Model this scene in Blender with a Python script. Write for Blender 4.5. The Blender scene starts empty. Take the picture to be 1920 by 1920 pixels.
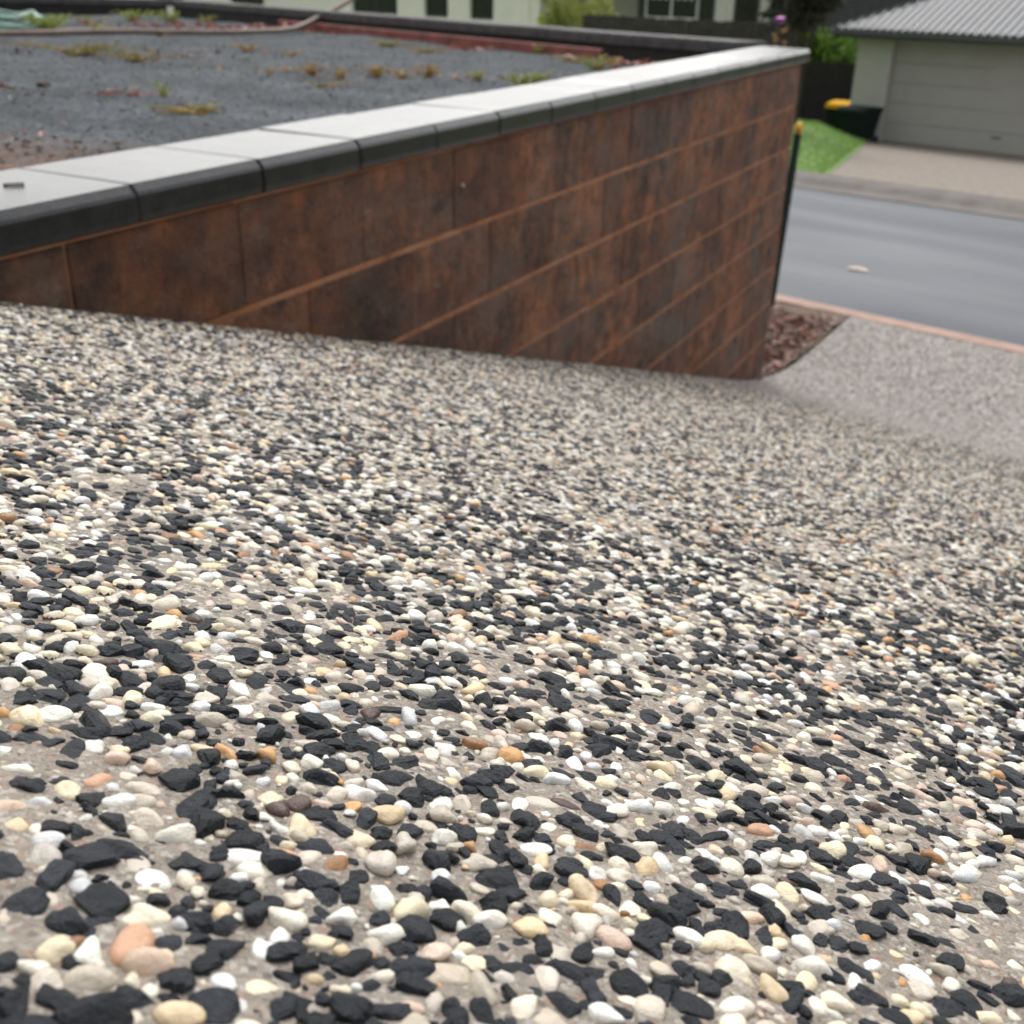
import bpy, bmesh, math, random
import numpy as np
from mathutils import Vector, Matrix

R = math.radians
scene = bpy.context.scene
COL = scene.collection
random.seed(7)
rng = np.random.default_rng(11)

# ------------------------------------------------------------------ camera, sky, sun, exposure
CAM_Z = 2.30
cam_d = bpy.data.cameras.new('camera')
cam = bpy.data.objects.new('camera', cam_d)
COL.objects.link(cam)
PITCH, ROLL = R(26.0), R(1.3)
_F = Vector((0, math.cos(PITCH), -math.sin(PITCH)))
_U0 = Vector((0, math.sin(PITCH), math.cos(PITCH)))
_R0 = Vector((1, 0, 0))
_RX = _R0 * math.cos(ROLL) + _U0 * math.sin(ROLL)
_UX = _U0 * math.cos(ROLL) - _R0 * math.sin(ROLL)
mw = Matrix((( _RX.x, _UX.x, -_F.x, 0), (_RX.y, _UX.y, -_F.y, 0), (_RX.z, _UX.z, -_F.z, CAM_Z), (0, 0, 0, 1)))
cam.matrix_world = mw
cam_d.sensor_width = 36.0
cam_d.lens = 36.0 * 2068.0 / 1920.0
cam_d.clip_start = 0.01
cam_d.clip_end = 3000
cam_d.dof.use_dof = True
cam_d.dof.focus_distance = 0.48
cam_d.dof.aperture_fstop = 16.0
scene.camera = cam

world = bpy.data.worlds.new('World')
scene.world = world
world.use_nodes = True
wn, wl = world.node_tree.nodes, world.node_tree.links
wn.clear()
sky = wn.new('ShaderNodeTexSky')
sky.sky_type = 'NISHITA'
sky.sun_disc = False
SUN_EL, SUN_AZ = R(48), R(4)
sky.sun_elevation = SUN_EL
sky.sun_rotation = SUN_AZ
sky.dust_density = 4.0
sky.air_density = 1.6
hsv = wn.new('ShaderNodeHueSaturation')
hsv.inputs['Saturation'].default_value = 0.11      # a closed grey cloud cover
bg = wn.new('ShaderNodeBackground')
bg.inputs['Strength'].default_value = 0.13
wo = wn.new('ShaderNodeOutputWorld')
wl.new(sky.outputs[0], hsv.inputs['Color'])
wl.new(hsv.outputs[0], bg.inputs[0])
wl.new(bg.outputs[0], wo.inputs[0])

sun_d = bpy.data.lights.new('sun', 'SUN')
sun_d.energy = 0.6
sun_d.angle = R(25)
sun_d.color = (1, 0.97, 0.93)
sun = bpy.data.objects.new('sun', sun_d)
COL.objects.link(sun)
sd = Vector((math.sin(SUN_AZ) * math.cos(SUN_EL), math.cos(SUN_AZ) * math.cos(SUN_EL), math.sin(SUN_EL)))
sun.rotation_euler = sd.to_track_quat('Z', 'Y').to_euler()
sun.location = (0, 0, 30)

scene.view_settings.view_transform = 'Standard'
scene.view_settings.look = 'None'
scene.view_settings.gamma = 1.0
scene.view_settings.exposure = 0.84
scene.cycles.use_denoising = True
scene.cycles.max_bounces = 6

# ------------------------------------------------------------------ frames
AZ = R(25.7)                                   # the driveway and its wall run along u
U = np.array([math.sin(AZ), math.cos(AZ)])
W = np.array([math.cos(AZ), -math.sin(AZ)])    # to the right of u
AQ = R(41.0)                                   # the street: n across, t along
N = np.array([math.sin(AQ), math.cos(AQ)])
T = np.array([math.cos(AQ), -math.sin(AQ)])
ROT_U = math.atan2(U[1], U[0])
ROT_T = math.atan2(T[1], T[0])
def sw(s, w): return U * s + W * w
def rq(r, q): return T * r + N * q
def smax(a, b, k):
    h = np.clip(0.5 + 0.5 * (a - b) / k, 0, 1)
    return b * (1 - h) + a * h + k * h * (1 - h)
def drive_z(s, w):
    s = np.asarray(s, float); w = np.asarray(w, float)
    p1 = 2.11 - 0.33 * s - 0.085 * w
    q = (np.multiply.outer(s, 1) * (U @ N)) + w * (W @ N)
    p2 = 0.0 + 0.09 * (7.9 - q)
    return smax(p1, p2, 0.22)
CAP_TOP, CAP_BOT, BED = 2.00, 1.94, 1.85

# ------------------------------------------------------------------ helpers
def link(o, parent=None):
    COL.objects.link(o)
    if parent is not None:
        o.parent = parent
    return o
def tag(o, label=None, cat=None, group=None, kind=None):
    if label: o['label'] = label
    if cat: o['category'] = cat
    if group: o['group'] = group
    if kind: o['kind'] = kind
    return o
def empty(name, loc=(0, 0, 0), rz=0.0, label=None, cat=None, group=None):
    o = bpy.data.objects.new(name, None)
    o.empty_display_size = 0.1
    o.location = loc
    o.rotation_euler = (0, 0, rz)
    link(o)
    return tag(o, label, cat, group)

class MB:
    """collects shapes; build() makes one mesh object"""
    def __init__(s): s.v, s.f, s.sm = [], [], []
    def add(s, vs, fs, smooth=False):
        b = len(s.v)
        s.v += [tuple(p) for p in vs]
        s.f += [tuple(i + b for i in f) for f in fs]
        s.sm += [smooth] * len(fs)
        return s
    def box(s, x0, y0, z0, x1, y1, z1):
        v = [(x0, y0, z0), (x1, y0, z0), (x1, y1, z0), (x0, y1, z0), (x0, y0, z1), (x1, y0, z1), (x1, y1, z1), (x0, y1, z1)]
        return s.add(v, [(0, 3, 2, 1), (4, 5, 6, 7), (0, 1, 5, 4), (1, 2, 6, 5), (2, 3, 7, 6), (3, 0, 4, 7)])
    def cbox(s, x0, y0, z0, x1, y1, z1, c=0.005):
        """box with chamfered edges"""
        bm = bmesh.new()
        bmesh.ops.create_cube(bm, size=1)
        for p in bm.verts:
            p.co = Vector((x0 + (p.co.x + .5) * (x1 - x0), y0 + (p.co.y + .5) * (y1 - y0), z0 + (p.co.z + .5) * (z1 - z0)))
        bmesh.ops.bevel(bm, geom=bm.edges[:], offset=c, segments=1, profile=0.5, affect='EDGES')
        bm.verts.index_update()
        s.add([p.co[:] for p in bm.verts], [[q.index for q in f.verts] for f in bm.faces])
        bm.free()
        return s
    def tube(s, pts, rad, n=8, closed=False):
        pts = [Vector(p) for p in pts]
        if not hasattr(rad, '__len__'): rad = [rad] * len(pts)
        vs, fs, m = [], [], len(pts)
        up = Vector((0, 0, 1))
        for i, p in enumerate(pts):
            a = pts[(i - 1) % m] if (i > 0 or closed) else p
            b = pts[(i + 1) % m] if (i < m - 1 or closed) else p
            d = (b - a).normalized() if (b - a).length > 1e-9 else Vector((0, 0, 1))
            x = d.cross(up)
            if x.length < 1e-3: x = d.cross(Vector((1, 0, 0)))
            x.normalize()
            y = d.cross(x).normalized()
            for k in range(n):
                t = 2 * math.pi * k / n
                vs.append(p + (x * math.cos(t) + y * math.sin(t)) * rad[i])
        for i in range(m if closed else m - 1):
            j = (i + 1) % m
            for k in range(n):
                l = (k + 1) % n
                fs.append((i * n + k, j * n + k, j * n + l, i * n + l))
        if not closed:
            fs.append(tuple(range(n)))
            fs.append(tuple(reversed([(m - 1) * n + k for k in range(n)])))
        return s.add(vs, fs, True)
    def mesh(s, name):
        me = bpy.data.meshes.new(name)
        me.from_pydata(s.v, [], s.f)
        me.polygons.foreach_set('use_smooth', s.sm)
        me.validate()
        me.update()
        return me
    def build(s, name, mat, parent=None, loc=(0, 0, 0), rz=0.0):
        me = s.mesh(name)
        me.materials.append(mat)
        o = bpy.data.objects.new(name, me)
        o.location = loc
        o.rotation_euler = (0, 0, rz)
        return link(o, parent)
def inst(name, me, parent, loc, rot=(0, 0, 0), scale=(1, 1, 1)):
    o = bpy.data.objects.new(name, me)
    o.location = loc
    o.rotation_euler = rot
    o.scale = scale
    return link(o, parent)

# ------------------------------------------------------------------ materials
class NT:
    def __init__(s, name):
        s.m = bpy.data.materials.new(name)
        s.m.use_nodes = True
        s.t = s.m.node_tree
        s.b = s.t.nodes['Principled BSDF']
    def n(s, typ, **kw):
        o = s.t.nodes.new(typ)
        for k, v in kw.items(): setattr(o, k, v)
        return o
    def l(s, a, b): s.t.links.new(a, b)
    def pos(s, rotz=0.0, scale=(1, 1, 1)):
        g = s.n('ShaderNodeNewGeometry')
        m = s.n('ShaderNodeMapping')
        m.vector_type = 'POINT'
        m0 = s.n('ShaderNodeMapping')
        m0.inputs['Rotation'].default_value = (0, 0, rotz)
        s.l(g.outputs['Position'], m0.inputs[0])
        s.l(m0.outputs[0], m.inputs[0])
        m.inputs['Scale'].default_value = scale
        return m.outputs[0]
    def noise(s, vec, scale, detail=4, rough=0.6, col=False):
        o = s.n('ShaderNodeTexNoise')
        o.inputs['Scale'].default_value = scale
        o.inputs['Detail'].default_value = detail
        o.inputs['Roughness'].default_value = rough
        s.l(vec, o.inputs['Vector'])
        return o.outputs[1 if col else 0]
    def voro(s, vec, scale, feature='F1', out='Color'):
        o = s.n('ShaderNodeTexVoronoi')
        o.feature = feature
        o.inputs['Scale'].default_value = scale
        s.l(vec, o.inputs['Vector'])
        return o.outputs[out]
    def ramp(s, fac, stops, interp='LINEAR'):
        o = s.n('ShaderNodeValToRGB')
        o.color_ramp.interpolation = interp
        e = o.color_ramp.elements
        while len(e) < len(stops): e.new(0.5)
        for k, (p, c) in enumerate(stops):
            e[k].position = p
            e[k].color = (c[0], c[1], c[2], 1) if hasattr(c, '__len__') else (c, c, c, 1)
        s.l(fac, o.inputs[0])
        return o.outputs[0]
    def mix(s, fac, a, b, mode='MIX'):
        o = s.n('ShaderNodeMix')
        o.data_type = 'RGBA'
        o.blend_type = mode
        for sock, v in ((o.inputs[0], fac), (o.inputs[6], a), (o.inputs[7], b)):
            if isinstance(v, (int, float)): sock.default_value = v
            elif isinstance(v, tuple): sock.default_value = (*v, 1)
            else: s.l(v, sock)
        return o.outputs[2]
    def math(s, op, a, b=None, clamp=False):
        o = s.n('ShaderNodeMath')
        o.operation = op
        o.use_clamp = clamp
        for k, v in enumerate((a, b)):
            if v is None: continue
            if isinstance(v, (int, float)): o.inputs[k].default_value = v
            else: s.l(v, o.inputs[k])
        return o.outputs[0]
    def bump(s, h, strength=0.3, dist=0.01):
        o = s.n('ShaderNodeBump')
        o.inputs['Strength'].default_value = strength
        o.inputs['Distance'].default_value = dist
        s.l(h, o.inputs['Height'])
        s.l(o.outputs[0], s.b.inputs['Normal'])
    def set(s, color=None, rough=None, spec=None, metal=None):
        for nm, v in (('Base Color', color), ('Roughness', rough), ('Specular IOR Level', spec), ('Metallic', metal)):
            if v is None: continue
            i = s.b.inputs[nm]
            if isinstance(v, (int, float)): i.default_value = v
            elif isinstance(v, tuple): i.default_value = (*v, 1)
            else: s.l(v, i)
        return s.m
M = {}
def plain(name, c, rough=0.6, var=0.15, scale=8.0, spec=0.5, bump=0.0, metal=0.0):
    k = NT(name)
    p = k.pos()
    n = k.noise(p, scale, 5)
    d = tuple(max(0, x * (1 - var)) for x in c)
    b = tuple(min(1, x * (1 + var)) for x in c)
    colr = k.ramp(n, [(0.3, d), (0.7, b)])
    if bump: k.bump(k.noise(p, scale * 6, 4), bump, 0.01)
    M[name] = k.set(colr, rough, spec, metal)
    return M[name]

# stones: the colour of each stone rides on the mesh
def stone_mat(name, rough, dark):
    k = NT(name)
    a = k.n('ShaderNodeAttribute', attribute_name='tint')
    p = k.pos()
    if dark:
        f = k.ramp(k.noise(p, 260, 6, .7), [(0.3, .62), (0.55, 1.0), (0.75, 1.55)])
        c = k.mix(1.0, a.outputs['Color'], f, 'MULTIPLY')
        sp = k.ramp(k.noise(p, 1500, 2, .5), [(0.66, 0.0), (0.76, .30)])
        c = k.mix(sp, c, (.20, .21, .23))
        h = k.math('ADD', k.math('MULTIPLY', k.noise(p, 210, 5, .7), 1.6), k.math('MULTIPLY', k.noise(p, 900, 4, .7), .7))
        k.bump(h, 0.85, 0.0016)
        r = k.ramp(k.noise(p, 90, 3), [(0.35, rough - .14), (0.65, rough + .1)])
        M[name] = k.set(c, r, 0.27)
    else:
        f = k.ramp(k.noise(p, 130, 6, .72), [(0.28, (.70, .64, .55)), (0.44, (.97, .96, .93)), (0.7, (1.08, 1.08, 1.08))])
        c = k.mix(1.0, a.outputs['Color'], f, 'MULTIPLY')
        st = k.ramp(k.noise(p, 70, 4, .7), [(0.60, 0.0), (0.74, .5)])
        c = k.mix(st, c, (.52, .33, .15))
        pit = k.ramp(k.noise(p, 900, 3, .6), [(0.26, .55), (0.36, 0.0)])
        c = k.mix(pit, c, (.16, .125, .095))
        h = k.math('ADD', k.math('MULTIPLY', k.noise(p, 150, 4, .65), 1.8), k.math('MULTIPLY', k.noise(p, 800, 4, .7), .5))
        k.bump(h, 0.6, 0.0014)
        r = k.ramp(k.noise(p, 110, 3), [(0.35, rough - .12), (0.65, rough + .12)])
        M[name] = k.set(c, r, 0.42)
stone_mat('dark_stone', .50, True)
stone_mat('light_stone', .42, False)

# driveway: sandy mortar near by, its stones drawn by the material only beyond the built ones
k = NT('exposed_aggregate')
p = k.pos(-ROT_U)
g1 = k.ramp(k.noise(p, 900, 3, .7), [(0.25, (.15, .128, .108)), (0.5, (.32, .288, .25)), (0.78, (.52, .48, .43))])
vc = k.voro(p, 520)
sep = k.n('ShaderNodeSeparateColor')
k.l(vc, sep.inputs[0])
gr = k.ramp(sep.outputs[0], [(0.0, (.26, .22, .18)), (0.45, (.36, .315, .265)), (0.72, (.54, .50, .44)), (0.86, (.38, .22, .155)), (0.93, (.10, .08, .07))], 'CONSTANT')
mort = k.mix(0.55, g1, gr)
big = k.ramp(k.noise(p, 22, 4), [(0.3, .82), (0.7, 1.12)])
mort = k.mix(1.0, mort, big, 'MULTIPLY')
v2 = k.voro(p, 118)
sep2 = k.n('ShaderNodeSeparateColor')
k.l(v2, sep2.inputs[0])
far = k.ramp(sep2.outputs[0], [(0.0, (.026, .028, .033)), (0.40, (.58, .565, .545)), (0.58, (.50, .45, .385)), (0.70, (.28, .255, .235)), (0.93, (.42, .27, .20))], 'CONSTANT')
far = k.mix(1.0, far, k.ramp(k.noise(p, 42, 6, .8), [(0.34, .42), (0.66, 1.36)]), 'MULTIPLY')
sx = k.n('ShaderNodeSeparateXYZ')
k.l(p, sx.inputs[0])
fm = k.n('ShaderNodeMapRange')
fm.inputs[1].default_value, fm.inputs[2].default_value = 3.6, 4.7
k.l(sx.outputs[0], fm.inputs[0])
fw = k.n('ShaderNodeMapRange')
fw.inputs[1].default_value, fw.inputs[2].default_value = -1.6, -2.0
k.l(sx.outputs[1], fw.inputs[0])
fb = k.n('ShaderNodeMapRange')
fb.inputs[1].default_value, fb.inputs[2].default_value = -.55, -.75
k.l(sx.outputs[0], fb.inputs[0])
colr = k.mix(k.math('MAXIMUM', k.math('MAXIMUM', fm.outputs[0], fw.outputs[0]), fb.outputs[0]), mort, far)
hb = k.math('ADD', k.math('MULTIPLY', k.noise(p, 420, 4, .7), 1.0), k.math('MULTIPLY', k.noise(p, 60, 3), 1.6))
k.bump(hb, 0.9, 0.0028)
M['exposed_aggregate'] = k.set(colr, 0.85, 0.18)

# block wall: dark weathered concrete with rust running down it
k = NT('rusted_block')
p = k.pos(-ROT_U)
def mp(vec, sc, loc=(0, 0, 0)):
    m = k.n('ShaderNodeMapping')
    m.inputs['Scale'].default_value = sc
    m.inputs['Location'].default_value = loc
    k.l(vec, m.inputs[0])
    return m.outputs[0]
oi = k.n('ShaderNodeObjectInfo')
base = k.ramp(k.noise(mp(p, (4, 4, 6.5)), 2.2, 8, .66), [(0.30, (.030, .019, .014)), (0.5, (.098, .056, .038)), (0.70, (.185, .115, .084))])
st = k.ramp(k.noise(mp(p, (5, 5, 3.4)), 1.0, 8, .68), [(0.42, 0.0), (0.60, 1.0)])
st2 = k.ramp(k.noise(mp(p, (15, 15, 22), (4, 0, 2)), 1.0, 6, .7), [(0.36, .15), (0.60, 1.0)])
rust = k.math('MULTIPLY', st, st2, True)
rc = k.ramp(k.noise(mp(p, (14, 14, 6)), 1.5, 5), [(0.3, (.20, .068, .030)), (0.7, (.50, .185, .075))])
c = k.mix(rust, base, rc)
red = k.ramp(k.noise(mp(p, (2.2, 2.2, 2.2), (9, 3, 1)), 1.0, 3), [(0.42, 0.0), (0.7, .55)])
c = k.mix(red, c, (.19, .075, .046))
gy = k.ramp(k.noise(mp(p, (2.6, 2.6, 3.4), (1, 6, 9)), 1.0, 6, .7), [(0.50, 0.0), (0.66, .7)])
c = k.mix(gy, c, (.15, .115, .098))
dk = k.ramp(k.noise(mp(p, (7, 7, 8), (3, 8, 5)), 1.0, 8, .72), [(0.53, 0.0), (0.68, .8)])
c = k.mix(dk, c, (.026, .022, .019))
sp = k.ramp(k.noise(mp(p, (20, 20, 26)), 1.0, 6, .75), [(0.55, 0.0), (0.70, .6)])
c = k.mix(sp, c, (.24, .19, .16))
tone = k.n('ShaderNodeMapRange')
tone.inputs[3].default_value, tone.inputs[4].default_value = 0.78, 1.22
k.l(oi.outputs['Random'], tone.inputs[0])
hv = k.n('ShaderNodeHueSaturation')
k.l(tone.outputs[0], hv.inputs['Value'])
k.l(c, hv.inputs['Color'])
k.bump(k.math('ADD', k.noise(p, 110, 6, .75), k.math('MULTIPLY', k.noise(p, 28, 5, .7), 1.5)), 1.0, 0.010)
M['rusted_block'] = k.set(hv.outputs[0], 0.72, 0.3)

k = NT('rusted_mortar')
p = k.pos(-ROT_U)
M['rusted_mortar'] = k.set(k.ramp(k.noise(p, 7, 6, .7), [(0.28, (.10, .050, .032)), (0.42, (.30, .125, .060)), (0.70, (.40, .22, .14))]), 0.8, 0.2)
k.bump(k.noise(p, 140, 4), 0.6, 0.004)

# wet capstone
k = NT('wet_capstone')
p = k.pos(-ROT_U)
cc = k.ramp(k.noise(p, 26, 7, .7), [(0.3, (.007, .007, .007)), (0.7, (.024, .022, .022))])
wet = k.ramp(k.noise(p, 3.5, 4, .6), [(0.3, .10), (0.75, .24)])
k.bump(k.math('ADD', k.noise(p, 170, 5, .7), k.math('MULTIPLY', k.noise(p, 14, 4, .6), 2.0)), 0.16, 0.004)
k.b.inputs['Specular Tint'].default_value = (.90, .94, 1.0, 1)
M['wet_capstone'] = k.set(cc, wet, 0.34)
k.b.inputs['Coat Weight'].default_value = 0.12
k.b.inputs['Coat Roughness'].default_value = 0.10
k.b.inputs['Coat IOR'].default_value = 1.6

plain('dry_capstone', (.075, .070, .070), .75, .3, 14, .25, .4)
k = NT('grey_crushed_gravel')
p = k.pos()
v = k.voro(p, 95)
sp_ = k.n('ShaderNodeSeparateColor')
k.l(v, sp_.inputs[0])
a = k.ramp(sp_.outputs[0], [(0.0, (.028, .032, .037)), (0.5, (.060, .067, .075)), (1.0, (.125, .132, .14))])
b = k.ramp(k.noise(p, 2.6, 8, .75), [(0.32, .60), (0.68, 1.55)])
c = k.mix(1.0, a, b, 'MULTIPLY')
# bare earth shows where the gravel thins towards the near end of the bed
pu = k.pos(-ROT_U)
sx = k.n('ShaderNodeSeparateXYZ')
k.l(pu, sx.inputs[0])
e = k.n('ShaderNodeMapRange')
e.inputs[1].default_value, e.inputs[2].default_value = 2.55, 1.6
k.l(sx.outputs[0], e.inputs[0])
em = k.math('MULTIPLY', e.outputs[0], k.ramp(k.noise(p, 9, 6, .7), [(0.34, 0.0), (0.58, 1.0)]), True)
c = k.mix(em, c, (.22, .125, .075))
k.bump(k.voro(p, 95, 'F1', 'Distance'), 0.7, 0.008)
M['grey_crushed_gravel'] = k.set(c, 0.95, 0.12)

k = NT('wet_asphalt')
p = k.pos(-ROT_T)
a = k.ramp(k.noise(p, 160, 3, .7), [(0.3, (.030, .035, .046)), (0.75, (.078, .088, .112))])
mm = k.n('ShaderNodeMapping')
mm.inputs['Scale'].default_value = (.16, .85, 1)
k.l(p, mm.inputs[0])
wet = k.ramp(k.noise(mm.outputs[0], 1.3, 3, .5), [(0.34, .46), (0.66, .62)])
k.bump(k.noise(p, 190, 3, .7), 0.35, 0.006)
M['wet_asphalt'] = k.set(a, wet, 0.25)

def mottled(name, stops, scale, rough, bump=.3, bsc=90, dist=.006, spec=.4):
    k = NT(name)
    p = k.pos()
    M[name] = k.set(k.ramp(k.noise(p, scale, 7, .7), stops), rough, spec)
    k.bump(k.noise(p, bsc, 4, .7), bump, dist)
mottled('pink_concrete', [(0.3, (.30, .19, .15)), (0.7, (.46, .32, .26))], 5, .8, spec=.2)
mottled('gutter_concrete', [(0.3, (.12, .11, .10)), (0.7, (.20, .185, .17))], 3, .9, spec=.12)
mottled('beige_aggregate', [(0.34, (.16, .138, .118)), (0.66, (.31, .268, .23))], 14, .9, spec=.12)
mottled('lawn_soil', [(0.3, (.12, .21, .055)), (0.7, (.17, .27, .075))], 1.2, .9, .2)
mottled('verge_earth', [(0.3, (.07, .045, .03)), (0.7, (.16, .10, .07))], 8, .9, .6)
mottled('ground_grass', [(0.3, (.04, .075, .02)), (0.7, (.08, .12, .035))], .8, .9, .2)
plain('cream_render', (.82, .80, .72), .8, .05, 3)
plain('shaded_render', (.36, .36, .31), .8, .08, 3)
plain('grey_render', (.44, .44, .40), .8, .06, 4)
plain('door_metal', (.37, .365, .34), .6, .05, 2, .3)
plain('dark_metal', (.060, .066, .066), .45, .1, 5)
plain('roof_metal', (.075, .082, .094), .5, .12, .9, .3)
plain('window_glass', (.012, .014, .016), .06, .2, 2, .7)
plain('window_frame', (.62, .62, .58), .5, .05, 5)
plain('curtain', (.62, .62, .56), .9, .1, 12)
plain('dark_cladding', (.045, .050, .048), .8, .2, 3)
plain('black_paling', (.016, .015, .013), .85, .4, 5)
plain('brown_paling', (.040, .034, .031), .85, .4, 6)
plain('bin_green', (.010, .020, .018), .8, .1, 4, .15)
plain('bin_yellow', (.72, .38, .015), .8, .08, 4, .1)
plain('rubber', (.015, .015, .015), .8, .1, 9)
plain('picket_black', (.006, .022, .022), .45, .3, 9)
plain('cap_yellow', (.75, .42, .03), .45, .12, 40)
plain('hose_green', (.22, .37, .31), .4, .45, 6)
plain('pipe_brown', (.17, .115, .09), .6, .3, 9)
plain('red_board', (.22, .065, .05), .7, .45, 7)
plain('bark', (.055, .040, .030), .9, .4, 14, bump=.6)
plain('dark_wall', (.020, .015, .014), .8, .35, 9, bump=.5)
plain('magenta', (.50, .10, .52), .6, .2, 9)
plain('ochre', (.30, .19, .035), .8, .4, 22)
plain('driftwood', (.30, .28, .26), .8, .2, 60)
plain('twig', (.13, .085, .055), .8, .35, 22)

def leaf_mat(name, lo, hi, trans=.25):
    k = NT(name)
    a = k.n('ShaderNodeAttribute', attribute_name='tint')
    sepc = k.n('ShaderNodeSeparateColor')
    k.l(a.outputs['Color'], sepc.inputs[0])
    c = k.ramp(sepc.outputs[0], [(0.0, lo), (1.0, hi)])
    k.set(c, .5, .4)
    tr = k.n('ShaderNodeBsdfTranslucent')
    k.l(c, tr.inputs[0])
    mx = k.n('ShaderNodeMixShader')
    mx.inputs[0].default_value = trans
    out = [n for n in k.t.nodes if n.type == 'OUTPUT_MATERIAL'][0]
    k.l(k.b.outputs[0], mx.inputs[1])
    k.l(tr.outputs[0], mx.inputs[2])
    k.l(mx.outputs[0], out.inputs[0])
    M[name] = k.m
leaf_mat('leaf_bright', (.05, .15, .012), (.22, .36, .04))
leaf_mat('leaf_dark', (.012, .016, .008), (.05, .045, .025))
leaf_mat('leaf_yellow', (.12, .16, .02), (.36, .38, .07))
leaf_mat('leaf_weed', (.10, .19, .03), (.36, .44, .10))
leaf_mat('leaf_dry', (.20, .115, .04), (.50, .32, .12))
leaf_mat('leaf_mixed', (.17, .10, .04), (.22, .30, .07))
leaf_mat('leaf_red', (.16, .05, .035), (.42, .15, .10), .1)
leaf_mat('mulch_bits', (.05, .030, .022), (.40, .25, .20), .0)
leaf_mat('lawn_blade', (.15, .26, .055), (.28, .42, .11), .25)

# ------------------------------------------------------------------ the setting: terrain
def sheet(name, xs, ys, zf, mat, frame=None, parent=None, mask=None, kind='structure'):
    """a grid sheet over coordinates (a,b) of a frame"""
    A, B = np.meshgrid(xs, ys, indexing='ij')
    Z = zf(A, B)
    if frame is None: X, Y = A, B
    else:
        e1, e2 = frame
        X, Y = A * e1[0] + B * e2[0], A * e1[1] + B * e2[1]
    na, nb = A.shape
    v = np.stack([X, Y, Z], -1).reshape(-1, 3)
    idx = np.arange(na * nb).reshape(na, nb)
    f = np.stack([idx[:-1, :-1], idx[1:, :-1], idx[1:, 1:], idx[:-1, 1:]], -1).reshape(-1, 4)
    if mask is not None:
        keep = mask(A, B)
        km = keep[:-1, :-1] & keep[1:, :-1] & keep[1:, 1:] & keep[:-1, 1:]
        f = f[km.reshape(-1)]
    # faces up
    p0, p1, p2 = v[f[0][0]], v[f[0][1]], v[f[0][2]]
    if np.cross(p1 - p0, p2 - p0)[2] < 0: f = f[:, ::-1]
    me = bpy.data.meshes.new(name)
    me.from_pydata(v.tolist(), [], f.tolist())
    me.polygons.foreach_set('use_smooth', [True] * len(me.polygons))
    me.update()
    me.materials.append(mat)
    o = bpy.data.objects.new(name, me)
    link(o, parent)
    if parent is None or kind == 'stuff': o['kind'] = kind
    return o

def farz(q): return -0.05 - 0.079 * np.clip(q - 14.0, 0, 10.8)
g = np.concatenate([np.linspace(-1500, -70, 6), np.linspace(-60, 60, 31), np.linspace(70, 1500, 6)])
sheet('ground', g, g, lambda r, q: np.where(q > 13.0, -1.35 - 0.0 * q, -0.75) + 0.05 * np.sin(r * .3) * np.cos(q * .2), M['ground_grass'], (T, N))

# driveway
ss = np.concatenate([np.linspace(-1.2, 4.0, 120), np.linspace(4.03, 9.2, 140)])
wwv = np.linspace(-1.298, 5.0, 150)
def s_end(w, q=7.9): return (q - w * (W @ N)) / (U @ N)
wwv = np.concatenate([np.linspace(-1.284, -.62, 30), np.linspace(-.61, .85, 310), np.linspace(.87, 5.0, 60)])
near = np.concatenate([np.linspace(-1.2, -.1, 12), np.linspace(-.09, 1.15, 270), np.linspace(1.17, 4.0, 90)])
A_ = np.linspace(0, 1, 90)[1:]
Wg, _k = np.meshgrid(wwv, np.arange(len(near) + len(A_)), indexing='ij')
Sg = np.concatenate([np.broadcast_to(near, (len(wwv), len(near))), 4.0 + A_[None, :] * (s_end(wwv)[:, None] - 4.0)], 1)
Zg = drive_z(Sg, Wg)
def lattice(x, y, cell, seed):
    r = np.random.default_rng(seed); G = r.uniform(-1, 1, (256, 256))
    fx, fy = x / cell, y / cell
    i, j = np.floor(fx).astype(int), np.floor(fy).astype(int)
    a, b = fx - i, fy - j
    a = a * a * (3 - 2 * a); b = b * b * (3 - 2 * b)
    g = lambda p, q: G[p % 256, q % 256]
    return (g(i, j) * (1 - a) + g(i + 1, j) * a) * (1 - b) + (g(i, j + 1) * (1 - a) + g(i + 1, j + 1) * a) * b
Zg = Zg + .0006 * lattice(Sg, Wg, .006, 1) + .0007 * lattice(Sg, Wg, .013, 2) + .0009 * lattice(Sg, Wg, .041, 3)
Xg, Yg = Sg * U[0] + Wg * W[0], Sg * U[1] + Wg * W[1]
vv = np.stack([Xg, Yg, Zg], -1).reshape(-1, 3)
ii = np.arange(Wg.size).reshape(Wg.shape)
ff = np.stack([ii[:-1, :-1], ii[1:, :-1], ii[1:, 1:], ii[:-1, 1:]], -1).reshape(-1, 4)
if np.cross(vv[ff[0][1]] - vv[ff[0][0]], vv[ff[0][2]] - vv[ff[0][0]])[2] < 0: ff = ff[:, ::-1]
me = bpy.data.meshes.new('driveway')
me.from_pydata(vv.tolist(), [], ff.tolist())
me.polygons.foreach_set('use_smooth', [True] * len(me.polygons))
me.update()
me.materials.append(M['exposed_aggregate'])
driveway = link(bpy.data.objects.new('driveway', me))
driveway['kind'] = 'structure'

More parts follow.
